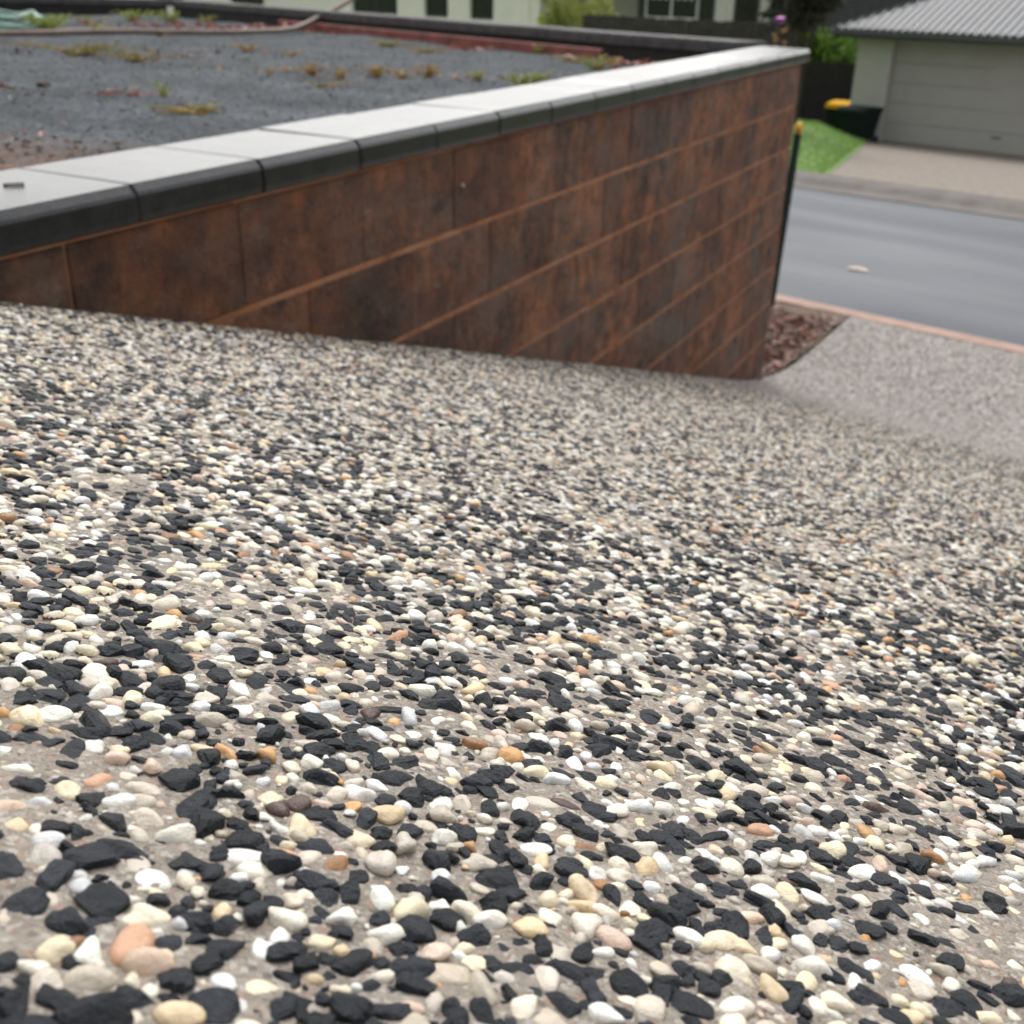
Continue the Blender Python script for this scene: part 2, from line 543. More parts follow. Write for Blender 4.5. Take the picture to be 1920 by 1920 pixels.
# kerb strip, road, far gutter
def strip(name, prof, r0, r1, mat, nr=2):
    """a solid strip along the street from a (q,z) profile, closed below"""
    m = MB()
    rs = np.linspace(r0, r1, nr)
    n = len(prof)
    vs = [tuple(rq(r, q)) + (z,) for r in rs for (q, z) in prof]
    fs = [(i * n + j, (i + 1) * n + j, (i + 1) * n + (j + 1) % n, i * n + (j + 1) % n) for i in range(nr - 1) for j in range(n)]
    fs += [tuple(range(n)), tuple(reversed([(nr - 1) * n + j for j in range(n)]))]
    m.add(vs, fs)
    o = m.build(name, mat)
    bm = bmesh.new(); bm.from_mesh(o.data); bmesh.ops.recalc_face_normals(bm, faces=bm.faces[:]); bm.to_mesh(o.data); bm.free()
    o['kind'] = 'structure'
    return o
strip('kerb', [(7.905, -.3), (7.905, .004), (8.02, .012), (8.12, -.01), (8.25, -.065), (8.29, -.3)], -60, 60, M['pink_concrete'])
sheet('road', np.linspace(-60, 60, 61), np.linspace(8.291, 13.3, 12), lambda r, q: -0.085 + .05 * np.sin((q - 8.29) / 5.01 * math.pi), M['wet_asphalt'], (T, N))
strip('gutter', [(13.301, -.4), (13.301, -.075), (13.75, -.095), (13.95, -.04), (14.30, -.03), (14.30, -.4)], -60, 60, M['gutter_concrete'])
# drive of the house across the street, and the lawn beside it
def rl(q): return -7.17 + (q - 14.8) * (-10.9 + 7.17) / (24.2 - 14.8)
qs = np.linspace(14.302, 24.9, 40)
fr = np.linspace(0, 1, 20)
Q, Fr = np.meshgrid(qs, fr, indexing='ij')
Rr = rl(Q) + Fr * (6.0 - rl(Q)) - .02
def mesh_from_grid(name, X, Y, Z, mat):
    v = np.stack([X, Y, Z], -1).reshape(-1, 3)
    idx = np.arange(X.size).reshape(X.shape)
    f = np.stack([idx[:-1, :-1], idx[1:, :-1], idx[1:, 1:], idx[:-1, 1:]], -1).reshape(-1, 4)
    if np.cross(v[f[0][1]] - v[f[0][0]], v[f[0][2]] - v[f[0][0]])[2] < 0: f = f[:, ::-1]
    me = bpy.data.meshes.new(name)
    me.from_pydata(v.tolist(), [], f.tolist())
    me.polygons.foreach_set('use_smooth', [True] * len(me.polygons))
    me.update()
    me.materials.append(mat)
    o = link(bpy.data.objects.new(name, me))
    o['kind'] = 'structure'
    return o
mesh_from_grid('opposite_driveway', Rr * T[0] + Q * N[0], Rr * T[1] + Q * N[1], farz(Q), M['beige_aggregate'])
def lawn_z(r, q):
    edge = np.clip((rl(q) - r) / 1.1, 0, 1)
    hump = .33 * edge * (np.clip((q - 14.3) / 6, 0, 1)) * np.clip((24.3 - q) / 1.4, 0, 1)
    return farz(q) + .012 + hump
Rl = rl(Q) - Fr ** 1.4 * 22
lawn = mesh_from_grid('lawn', Rl * T[0] + Q * N[0], Rl * T[1] + Q * N[1], lawn_z(Rl, Q), M['lawn_soil'])
# yard behind the lawn, beside the garage
sheet('yard', np.linspace(-45, -6, 20), np.linspace(24.905, 40, 12), lambda r, q: -0.93 + 0 * r, M['verge_earth'], (T, N))
# verge between the wall and the kerb
qs2 = np.linspace(-6, 7.9, 60); rs2 = np.linspace(-40, 12, 110)
Rv, Qv = np.meshgrid(rs2, qs2, indexing='ij')
Xv, Yv = Rv * T[0] + Qv * N[0], Rv * T[1] + Qv * N[1]
Sv, Wv = Xv * U[0] + Yv * U[1], Xv * W[0] + Yv * W[1]
# (left of the driveway line only)
qv = np.linspace(4.4, 7.9, 40); fv = np.linspace(0, 1, 60)
Qv, Fv = np.meshgrid(qv, fv, indexing='ij')
def r_edge(q):      # r where w = -1.30
    s = (q + 1.30 * (W @ N)) / (U @ N)
    return s * (U @ T) - 1.30 * (W @ T)
Rv = r_edge(Qv) - Fv ** 2 * 30
def verge_z(r, q):
    X, Y = r * T[0] + q * N[0], r * T[1] + q * N[1]
    s = X * U[0] + Y * U[1]
    return drive_z(np.minimum(s, s_end(-1.3)), -1.3) * np.clip((8.1 - q) / .8, 0, 1) + .004 + .012 * np.sin(r * 9) * np.sin(q * 7)
mesh_from_grid('mulch_bed', Rv * T[0] + Qv * N[0], Rv * T[1] + Qv * N[1], verge_z(Rv, Qv), M['verge_earth'])

# ------------------------------------------------------------------ the raised bed
BW0 = np.array([1.22, 6.42])        # outer corner line of the back wall
BW1 = np.array([-3.42, 12.15])
BW2 = np.array([-12.0, 12.6])
poly = [tuple(sw(-1.0, -1.40)), tuple(sw(6.12, -1.42)), tuple(BW0 - np.array([.12, .05])), tuple(BW1 + np.array([0, -.12])), (-12.0, 12.5), (-12.0, 1.0)]
# fill as a grid so the surface undulates
gx = np.linspace(-12, 1.6, 130); gy = np.linspace(-1.6, 12.7, 130)
def in_poly(X, Y):
    c = np.zeros(X.shape, bool)
    n = len(poly)
    for i in range(n):
        x0, y0 = poly[i]; x1, y1 = poly[(i + 1) % n]
        cond = ((y0 > Y) != (y1 > Y)) & (X < (x1 - x0) * (Y - y0) / (y1 - y0 + 1e-12) + x0)
        c ^= cond
    return c
def bed_z(X, Y):
    s = X * U[0] + Y * U[1]; w = X * W[0] + Y * W[1]
    z = BED + .012 * np.sin(X * 2.3 + .4) * np.sin(Y * 1.9) + .008 * np.sin(X * 6.1) * np.cos(Y * 5.3)
    rise = np.clip((1.1 - s) / 1.5, 0, 1) * .50
    return z + rise
bed = sheet('gravel_bed', gx, gy, bed_z, M['grey_crushed_gravel'], None, mask=in_poly)

# earth between the driveway edge and the bed, where the wall dies into the slope
def edge_z(s_, w_):
    f = np.clip((-1.31 - w_) / .3, 0, 1)
    b_ = bed_z(s_ * U[0] + w_ * W[0], s_ * U[1] + w_ * W[1])
    return (drive_z(s_, -1.3) - .012) * (1 - f) + (b_ + .004) * f
sheet('earth_edge', np.linspace(-1.2, .52, 30), np.linspace(-1.85, -1.285, 12), edge_z, M['verge_earth'], (U, W))

# ------------------------------------------------------------------ front retaining wall
WX0, WX1 = 0.62, 5.86
wall = empty('retaining_wall', tuple(sw(0, -1.30)) + (0,), ROT_U, 'tall rust-stained concrete block wall with wet dark capstones beside the pebbled driveway', 'wall')
CH = 0.198
blk = MB().cbox(-.1950, 0, -.0935, .1950, .19, .0935, .004).mesh('block'); blk.materials.append(M['rusted_block'])
half = MB().cbox(-.0975, 0, -.0935, .0975, .19, .0935, .004).mesh('half_block'); half.materials.append(M['rusted_block'])
for kc in range(10):
    zc = CAP_BOT - .004 - CH * (kc + .5)
    off = 0.0 if kc % 2 == 0 else .197
    x = WX1 - .194 if kc % 2 == 0 else WX1 - .097
    first = True
    while x > WX0:
        me_, hw = (half, .097) if (kc % 2 and first) else (blk, .194)
        gtop = float(drive_z(x + hw, -1.30))
        if zc + .1 > gtop - .02:
            inst('block', me_, wall, (x, random.uniform(-.0022, .0002), zc), (random.uniform(-.003, .003), 0, random.uniform(-.002, .002)))
        x -= hw + .197 if not (kc % 2 and first) else .097 + .197 + .003
        first = False
mm = MB()
mm.box(WX0 - .1, .0026, .05, WX1 - .006, .185, CAP_BOT - .006)
mm.build('mortar', M['rusted_mortar'], wall)
# capstones: a chamfered profile with a worn front edge
def cap_mesh(L, wd=.262, mat='wet_capstone'):
    pr = [(-.014, 0), (-.017, .010), (-.016, .040), (-.0135, .0455), (-.003, .0572), (.06, .0584), (wd - .03, .0606), (wd - .016, .0585), (wd - .01, .04), (wd - .01, 0)]
    m = MB(); n = len(pr); xs = [-L / 2, -L / 2 + .004, 0, L / 2 - .004, L / 2]
    vs = []
    for i, x in enumerate(xs):
        e = .0016 if i in (0, 4) else 0
        vs += [(x, y + (e if y < .1 else -e), z - (e if z > .02 else 0)) for y, z in pr]
    fs = [(i * n + j, i * n + (j + 1) % n, (i + 1) * n + (j + 1) % n, (i + 1) * n + j) for i in range(4) for j in range(n)]
    fs += [tuple(reversed(range(n))), tuple(range(4 * n, 5 * n))]
    m.add(vs, fs)
    me = m.mesh('capstone')
    bm = bmesh.new(); bm.from_mesh(me); bmesh.ops.recalc_face_normals(bm, faces=bm.faces[:]); bm.to_mesh(me); bm.free()
    me.materials.append(M[mat])
    return me
capm = cap_mesh(.3085)
x = 1.62 - .155 - .31 * 3
while x < WX1 + .1:
    inst('capstone', capm, wall, (x, random.uniform(-.0008, .0008), CAP_BOT + random.uniform(-.0007, .0007)), (random.uniform(-.004, .004), random.uniform(-.0015, .0015), random.uniform(-.0012, .0012)))
    x += .31

# back wall, two runs
def low_wall(A, B, label, n_in, h0=1.0, taper=False):
    A = np.array(A, float); B = np.array(B, float)
    d = B - A; L = float(np.hypot(*d)); ang = math.atan2(d[1], d[0])
    o = empty('boundary_wall', (A[0], A[1], 0), ang, label, 'wall', 'walls round the gravel bed')
    m = MB().box(.20, -.10, h0, L, .10, CAP_BOT - .003)
    m.build('wall_body', M['dark_wall'], o)
    cm = cap_mesh(.384, .26, 'dry_capstone')
    x = .192
    while x < L:
        inst('capstone', cm, o, (x, -.13, CAP_BOT + random.uniform(-.002, .002)), (0, random.uniform(-.002, .002), random.uniform(-.003, .003)))
        x += .39
    return o
low_wall(BW0, BW1, 'low dark wall behind the gravel bed, running from the tall corner towards the cream house', 1, -.1)
low_wall(BW1, BW2, 'low dark wall at the far left end of the gravel bed, behind the hose coil', 1, -.1)

# ------------------------------------------------------------------ the stones of the driveway
def ico(level):
    bm = bmesh.new()
    bmesh.ops.create_icosphere(bm, subdivisions=level, radius=1)
    bm.verts.index_update()
    v = np.array([p.co[:] for p in bm.verts]); f = np.array([[q.index for q in t.verts] for t in bm.faces])
    bm.free()
    return v, f
ICO = {l: ico(l) for l in (1, 2, 3, 4)}
def rand_dirs(n, r):
    d = r.normal(size=(n, 3)); return d / np.linalg.norm(d, axis=1)[:, None]
def make_proto(seed, dark):
    """returns f(dirs)->points for a stone of about unit radius"""
    r = np.random.default_rng(seed)
    if dark:
        K = int(r.integers(7, 11)); pl = rand_dirs(K, r); off = r.uniform(.55, .95, K)
        pl = np.vstack([pl, [[r.normal() * .14, r.normal() * .14, 1]]]); off = np.append(off, r.uniform(.55, .85))
        kk = 48.0; el = r.uniform(1.0, 1.5); hz = r.uniform(.6, .85)
    else:
        K = int(r.integers(6, 11)); pl = rand_dirs(K, r); off = r.uniform(.60, 1.0, K)
        kk = r.uniform(7, 15); el = r.uniform(1.0, 1.55); hz = r.uniform(.55, .8)
    pl /= np.linalg.norm(pl, axis=1)[:, None]
    ph = r.uniform(0, 6.28, (4, 3)); fr = r.uniform(1.5, 3.2, (4, 3)); amp = .04 if dark else .05
    fr2 = r.uniform(5, 9, (5, 3)); ph2 = r.uniform(0, 6.28, (5, 3)); amp2 = .018 if dark else .008
    def fn(D):
        c = np.clip(D @ pl.T, .02, None)
        q = off[None, :] / c
        q = np.concatenate([q, np.full((len(D), 1), 1.15)], 1)
        rad = (q ** (-kk)).sum(1) ** (-1 / kk)
        rad = rad + amp * sum(np.sin((D * fr[i] + ph[i]).sum(1)) for i in range(4)) + amp2 * sum(np.sin((D * fr2[i] + ph2[i]).sum(1)) for i in range(5))
        P = D * rad[:, None]
        P[:, 0] *= math.sqrt(el); P[:, 1] /= math.sqrt(el); P[:, 2] *= hz
        # centre and normalise to unit mean radius in plan
        P = P - P.mean(0) * np.array([1, 1, 0])
        return P / .86
    return fn
NPD, NPL = 32, 32
PROTO = [make_proto(100 + i, True) for i in range(NPD)] + [make_proto(500 + i, False) for i in range(NPL)]
LOD = {}
for l in (1, 2, 3):
    v, f = ICO[l]
    cz = v[f].mean(1)[:, 2]
    keep = f[cz > (-.3 if l > 1 else -.2)]
    used = np.unique(keep)
    mp_ = -np.ones(len(v), int); mp_[used] = np.arange(len(used))
    LOD[l] = ([P(v.copy())[used] for P in PROTO], mp_[keep])

TILE = 1.0
def make_tile(seed):
    r = np.random.default_rng(seed)
    cell = .010; nc = int(TILE / cell)
    grid = {}
    out = []
    # large stones first, filler last
    sizes = np.concatenate([np.sort(r.uniform(.0056, .0072, 900))[::-1], np.sort(r.uniform(.0036, .0056, 15000))[::-1], np.sort(r.uniform(.0020, .0036, 26000))[::-1], r.uniform(.0010, .0019, 9000)])
    # blotches of dark and of light stone
    ph = r.uniform(0, 6.28, (10, 2)); fr = r.integers(2, 15, (10, 2)) * 2 * math.pi
    px = r.uniform(0, TILE, (len(sizes), 2)); sel = r.uniform(0, 1, len(sizes))
    for (x, y), rad, c in zip(px, sizes, sel):
        gi, gj = int(x / cell), int(y / cell)
        ok = True
        for a in (-2, -1, 0, 1, 2):
            for b in (-2, -1, 0, 1, 2):
                for (X, Y, RR) in grid.get(((gi + a) % nc, (gj + b) % nc), ()):
                    dx = abs(X - x); dx = min(dx, TILE - dx)
                    dy = abs(Y - y); dy = min(dy, TILE - dy)
                    m = (RR + rad) * .77
                    if dx * dx + dy * dy < m * m: ok = False; break
                if not ok: break
            if not ok: break
        if ok:
            grid.setdefault((gi, gj), []).append((x, y, rad))
            bl = sum(math.sin(fr[i][0] * x + ph[i][0]) * math.sin(fr[i][1] * y + ph[i][1]) for i in range(10)) * .055
            dk_ = c < .465 + bl
            out.append((x, y, rad * (1.10 if dk_ else .95), 1.0 if dk_ else 0.0))
    return np.array(out)
tile = make_tile(5)
TS = .82
tile[:, :3] *= TS
# all stones within the reach of the eye, in (s,w)
parts_ = []
for i in range(-1, 6):
    for j in range(-2, 3):
        t = tile.copy()
        if (i, j) != (0, 0):
            kk = (i * 7 + j * 3) % 4
            x, y = t[:, 0] - .5 * TS, t[:, 1] - .5 * TS
            for _ in range(kk): x, y = -y, x
            if (i + j) % 2: x = -x
            t[:, 0], t[:, 1] = x + .5 * TS, y + .5 * TS
        t[:, 0] += i * TS; t[:, 1] += j * TS
        parts_.append(t)
st = np.concatenate(parts_)
S, Wd, RAD, DK = st.T
X, Y = S * U[0] + Wd * W[0], S * U[1] + Wd * W[1]
Z = drive_z(S, Wd)
dist = np.sqrt(X ** 2 + Y ** 2 + (Z - CAM_Z) ** 2)
azm = np.degrees(np.arctan2(X, Y))
def py_frac(x, y, z):      # how far below the optical axis, in half frames
    zc = z - CAM_Z
    d_ = y * _F.y + zc * _F.z
    return np.where(d_ > .02, -(y * _U0.y + zc * _U0.z) / np.maximum(d_, .02) * 2068 / 960, 9)
keep = (Wd > -1.278 + RAD) & (Wd < 2.0 - .4 * rng.uniform(0, 1, len(S))) & (S < 4.7 - 1.1 * rng.uniform(0, 1, len(S))) & (S > -.55 - .2 * rng.uniform(0, 1, len(S)))
inner = ((azm > -29) & (azm < 30) & (Y > 0) & (py_frac(X, Y, Z) < 1.06)) | (np.hypot(X, Y) < .22)      # the ground in front of the eye
near_side = (np.abs(X) < 1.15) & (Y < 1.3)
keep &= ~((dist > .9) & (RAD < .0020)) & ~((dist > 1.5) & (RAD < .0029)) & ~((dist > 2.4) & (RAD < .0035)) & ~((dist > 3.2) & (RAD < .0041))
keep &= inner | (near_side & (RAD > .0029)) | (RAD > .0043)
S, Wd, RAD, DK, X, Y, Z, dist, inner, near_side = [a[keep] for a in (S, Wd, RAD, DK, X, Y, Z, dist, inner, near_side)]
n = len(S)
DK = DK > .5
proto = np.where(DK, rng.integers(0, NPD, n), NPD + rng.integers(0, NPL, n))
# colours
tint = np.zeros((n, 3))
b = rng.uniform(.012, .030, n)
tint[DK] = np.stack([b * .82, b * .97, b * 1.25], -1)[DK]
pal = np.array([(.80, .77, .70), (.80, .79, .77), (.76, .67, .49), (.78, .71, .59), (.52, .465, .39), (.62, .55, .47), (.60, .60, .60), (.72, .56, .36), (.60, .34, .15), (.54, .31, .20), (.30, .15, .065), (.075, .042, .035), (.66, .50, .40)])
pw = np.array([.18, .09, .13, .16, .13, .12, .07, .05, .03, .015, .015, .012, .065]); pw /= pw.sum()
ci = rng.choice(len(pal), n, p=pw)
lt = pal[ci] * rng.uniform(.82, 1.06, n)[:, None] * (1 + rng.normal(0, 1, (n, 1)) * np.array([.015, 0, -.03]))
tint[~DK] = np.clip(lt, 0.01, .78)[~DK]
small = (RAD < .0024) & (~DK)
tint[small] *= .85
rot = rng.uniform(0, 2 * math.pi, n)
tlt = rng.normal(0, .13, (n, 2))
flat = np.clip(rng.normal(.86, .15, n), .5, 1.2)
sink = np.where(DK, rng.uniform(.05, .36, n), rng.uniform(.03, .48, n))     # of the height
# frame of the slope
gx_, gy_ = -.33, -.085
e_s = np.array([U[0], U[1], -.33]); e_s /= np.linalg.norm(e_s)
e_w = np.array([W[0], W[1], -.085]); e_w -= e_s * (e_s @ e_w); e_w /= np.linalg.norm(e_w)
e_n = np.cross(e_w, e_s)
if e_n[2] < 0: e_n = -e_n
E = np.stack([e_s, e_w, e_n], 1)
if np.linalg.det(E) < 0: E = np.stack([e_w, e_s, e_n], 1)
def local_rot(i):
    c, s = np.cos(rot[i]), np.sin(rot[i])
    Rz = np.zeros((len(i), 3, 3)); Rz[:, 0, 0] = c; Rz[:, 0, 1] = -s; Rz[:, 1, 0] = s; Rz[:, 1, 1] = c; Rz[:, 2, 2] = 1
    a, b = tlt[i, 0], tlt[i, 1]
    Rt = np.zeros((len(i), 3, 3)); Rt[:] = np.eye(3); Rt[:, 0, 2] = a; Rt[:, 2, 0] = -a; Rt[:, 1, 2] = b; Rt[:, 2, 1] = -b
    return np.einsum('ij,njk,nkl->nil', E, Rt, Rz)
cen = np.stack([X, Y, Z], -1) + e_n[None, :] * ((.10 - sink) * RAD)[:, None]
# the 300 that show largest in the picture
Cm = np.array([0, 0, CAM_Z]); Rv_, Uv_, Fv_ = np.array(_RX), np.array(_UX), np.array(_F)
dv = cen - Cm
dep = dv @ Fv_
px_ = (dv @ Rv_) / dep * 2068; py_ = (dv @ Uv_) / dep * 2068
inview = (dep > .05) & (abs(px_) < 985) & (abs(py_) < 985)
score = np.where(inview, RAD / dist, 0)
hero = np.argsort(-score)[:300]
is_hero = np.zeros(n, bool); is_hero[hero] = True
v3, f3 = ICO[3]
hero_shapes = {}
LABELS = {}
for i in hero:
    P = PROTO[proto[i]]
    key = (int(proto[i]), int(ci[i]) if not DK[i] else -1 - int(b[i] * 200))
    if key not in hero_shapes:
        pts = P(v3.copy())
        me = bpy.data.meshes.new('pebble')
        me.from_pydata(pts.tolist(), [], f3.tolist())
        me.polygons.foreach_set('use_smooth', [not DK[i]] * len(f3))
        at = me.attributes.new('tint', 'FLOAT_COLOR', 'POINT')
        at.data.foreach_set('color', np.tile(np.append(tint[i], 1), len(pts)).astype(np.float32))
        me.materials.append(M['dark_stone'] if DK[i] else M['light_stone'])
        me.update()
        hero_shapes[key] = me
    o = bpy.data.objects.new('pebble' if not DK[i] else 'stone_chip', hero_shapes[key])
    Rm = local_rot(np.array([i]))[0] @ np.diag([RAD[i], RAD[i], RAD[i] * flat[i]])
    m4 = np.eye(4); m4[:3, :3] = Rm; m4[:3, 3] = cen[i]
    link(o, driveway)
    o.matrix_basis = Matrix(m4.tolist())
# the rest, joined
lod = np.where(dist < .47, 3, np.where(dist < .95, 2, 1))
lod = np.where((lod == 3) & (RAD < .0031), 2, lod)
lod = np.where(inner, lod, np.where(near_side & (RAD > .0052), 2, 1))
Vs, Fs, Cs, Ms, Sm = [], [], [], [], []
base = 0
for l in (1, 2, 3):
    shapes, fc = LOD[l]
    for pi in range(NPD + NPL):
        idx = np.where((lod == l) & (proto == pi) & (~is_hero))[0]
        if not len(idx): continue
        P = shapes[pi]
        Rm = local_rot(idx)
        sc = np.stack([RAD[idx], RAD[idx], RAD[idx] * flat[idx]], -1)
        pts = np.einsum('nij,nvj->nvi', Rm, P[None] * sc[:, None, :]) + cen[idx][:, None, :]
        nv = P.shape[0]
        Vs.append(pts.reshape(-1, 3))
        Fs.append((fc[None] + (np.arange(len(idx)) * nv)[:, None, None] + base).reshape(-1, 3))
        Cs.append(np.repeat(tint[idx], nv, 0))
        Ms.append(np.full(len(idx) * len(fc), 0 if pi < NPD else 1, np.int32))
        Sm.append(np.full(len(idx) * len(fc), (pi >= NPD), bool))
        base += len(idx) * nv
Vs = np.concatenate(Vs).astype(np.float32); Fs = np.concatenate(Fs).astype(np.int32); Cs = np.concatenate(Cs)
Ms = np.concatenate(Ms); Sm = np.concatenate(Sm)
me = bpy.data.meshes.new('aggregate_stones')
me.vertices.add(len(Vs)); me.vertices.foreach_set('co', Vs.ravel())
me.loops.add(Fs.size); me.loops.foreach_set('vertex_index', Fs.ravel())
me.polygons.add(len(Fs)); me.polygons.foreach_set('loop_start', np.arange(0, Fs.size, 3, dtype=np.int32)); 
me.polygons.foreach_set('material_index', Ms); me.polygons.foreach_set('use_smooth', Sm)
at = me.attributes.new('tint', 'FLOAT_COLOR', 'POINT')
at.data.foreach_set('color', np.concatenate([Cs, np.ones((len(Cs), 1))], 1).astype(np.float32).ravel())
me.materials.append(M['dark_stone']); me.materials.append(M['light_stone'])
me.update(calc_edges=True)
o = link(bpy.data.objects.new('aggregate_stones', me), driveway)
o['kind'] = 'stuff'


# ------------------------------------------------------------------ leafy things
def leaf_mesh(name, P, D, L, Wd_, tints, mat, fold=.25):
    """one bent leaf (two quads) per point: P origin, D direction, L length, Wd width"""
    P = np.asarray(P, float); D = np.asarray(D, float)
    D = D / np.linalg.norm(D, axis=1)[:, None]
    r = rng.normal(size=P.shape)
    side = np.cross(D, r); side /= np.linalg.norm(side, axis=1)[:, None] + 1e-9
    up = np.cross(side, D)
    L = np.broadcast_to(L, len(P))[:, None]; w = np.broadcast_to(Wd_, len(P))[:, None]
    a = P; c = P + D * L - up * L * fold * .6
    m = P + D * L * .5 + up * L * .05
    l_ = m + side * w * .5; r_ = m - side * w * .5
    V = np.stack([a, l_, c, r_, m - up * w * fold], 1).reshape(-1, 3)
    nb = np.arange(len(P))[:, None] * 5
    Fc = np.concatenate([nb + np.array([[0, 4, 1]]), nb + np.array([[1, 4, 2]]), nb + np.array([[0, 3, 4]]), nb + np.array([[4, 3, 2]])], 0)
    me = bpy.data.meshes.new(name)
    me.from_pydata(V.tolist(), [], Fc.tolist())
    at = me.attributes.new('tint', 'FLOAT_COLOR', 'POINT')
    tt = np.repeat(np.asarray(tints, float), 5)
    at.data.foreach_set('color', np.stack([tt, tt, tt, np.ones_like(tt)], -1).astype(np.float32).ravel())
    me.materials.append(mat)
    me.update()
    return me
def crown(name, parent, clumps, count, leaf, mat, lean=.3):
    P, D, t = [], [], []
    for (cx, cy, cz, rx, ry, rz) in clumps:
        k = max(20, int(count * (rx * ry * rz) ** .67 / sum((c[3] * c[4] * c[5]) ** .67 for c in clumps)))
        d = rand_dirs(k, rng)
        rad = rng.uniform(.25, 1, k) ** .45 * (1 + .22 * np.sin(d[:, 0] * 5 + cx) * np.sin(d[:, 1] * 6 + cy) + .12 * rng.normal(size=k))
        P.append(np.array([cx, cy, cz]) + d * rad[:, None] * np.array([rx, ry, rz]))
        D.append(d + rng.normal(0, .6, (k, 3)) + np.array([0, 0, -lean]))
        t.append(np.clip(rng.normal(.5, .2, k) + .25 * rng.normal(), 0, 1))
    P = np.concatenate(P); D = np.concatenate(D); t = np.concatenate(t)
    L = leaf * rng.uniform(.6, 1.3, len(P))
    me = leaf_mesh(name, P, D, L, L * .5, t, mat)
    return link(bpy.data.objects.new(name, me), parent)
def tree(name, x, y, z, h, clumps, label, cat, mat, count, leaf, stems=5, tr=.06, group=None):
    o = empty(name, (x, y, z), 0, label, cat, group)
    m = MB()
    m.tube([(0, 0, -.1), (.02, .01, h * .3), (.0, .03, h * .6)], [tr, tr * .8, tr * .5])
    for c in clumps[:stems + 3]:
        m.tube([(0, .01, h * .3), (c[0] * .5, c[1] * .5, (h * .35 + c[2]) * .5), c[:3]], [tr * .5, tr * .35, tr * .12], 6)
    m.build('trunk', M['bark'], o)
    crown('crown', o, clumps, count, leaf, mat)
    return o
def weed(x, y, h, spread, nb, mat, label, kind='tuft', z=None):
    zz = float(bed_z(np.array(x), np.array(y))) if z is None else z
    h *= .72; spread *= 1.55; nb = int(nb * 1.3)
    o = empty('weed', (x, y, zz - .004), 0, label, 'weed', 'weeds in the gravel bed')
    # arching stems with leaves
    P, D, L, t = [], [], [], []
    m = MB()
    for i in range(nb):
        a = rng.uniform(0, 6.28); b0 = rng.uniform(.15, 1.0) * spread
        tip = np.array([math.cos(a) * b0, math.sin(a) * b0, h * rng.uniform(.45, 1.0)])
        mid = tip * np.array([.4, .4, .65])
        root = np.array([rng.normal(0, spread * .12), rng.normal(0, spread * .12), 0])
        m.tube([root, root * .5 + mid, root * .3 + tip], [.0035, .0026, .0012], 4)
        for q in np.linspace(.15, 1, 7):
            p = root * (1 - q * .6) + (mid * (2 * q * (1 - q)) * 1.0 + tip * q * q) + (mid * (1 - q) * q)
            P.append(p * np.array([1, 1, .92])); aa = rng.uniform(0, 6.28)
            D.append((math.cos(aa), math.sin(aa), rng.uniform(-.1, .9))); L.append(h * rng.uniform(.22, .5)); t.append(rng.uniform(0, 1))
    m.build('stem', M['ochre'], o)
    L = np.array(L)
    me = leaf_mesh('leaves', P, D, L, L * .34, t, M[mat])
    link(bpy.data.objects.new('leaves', me), o)
    return o
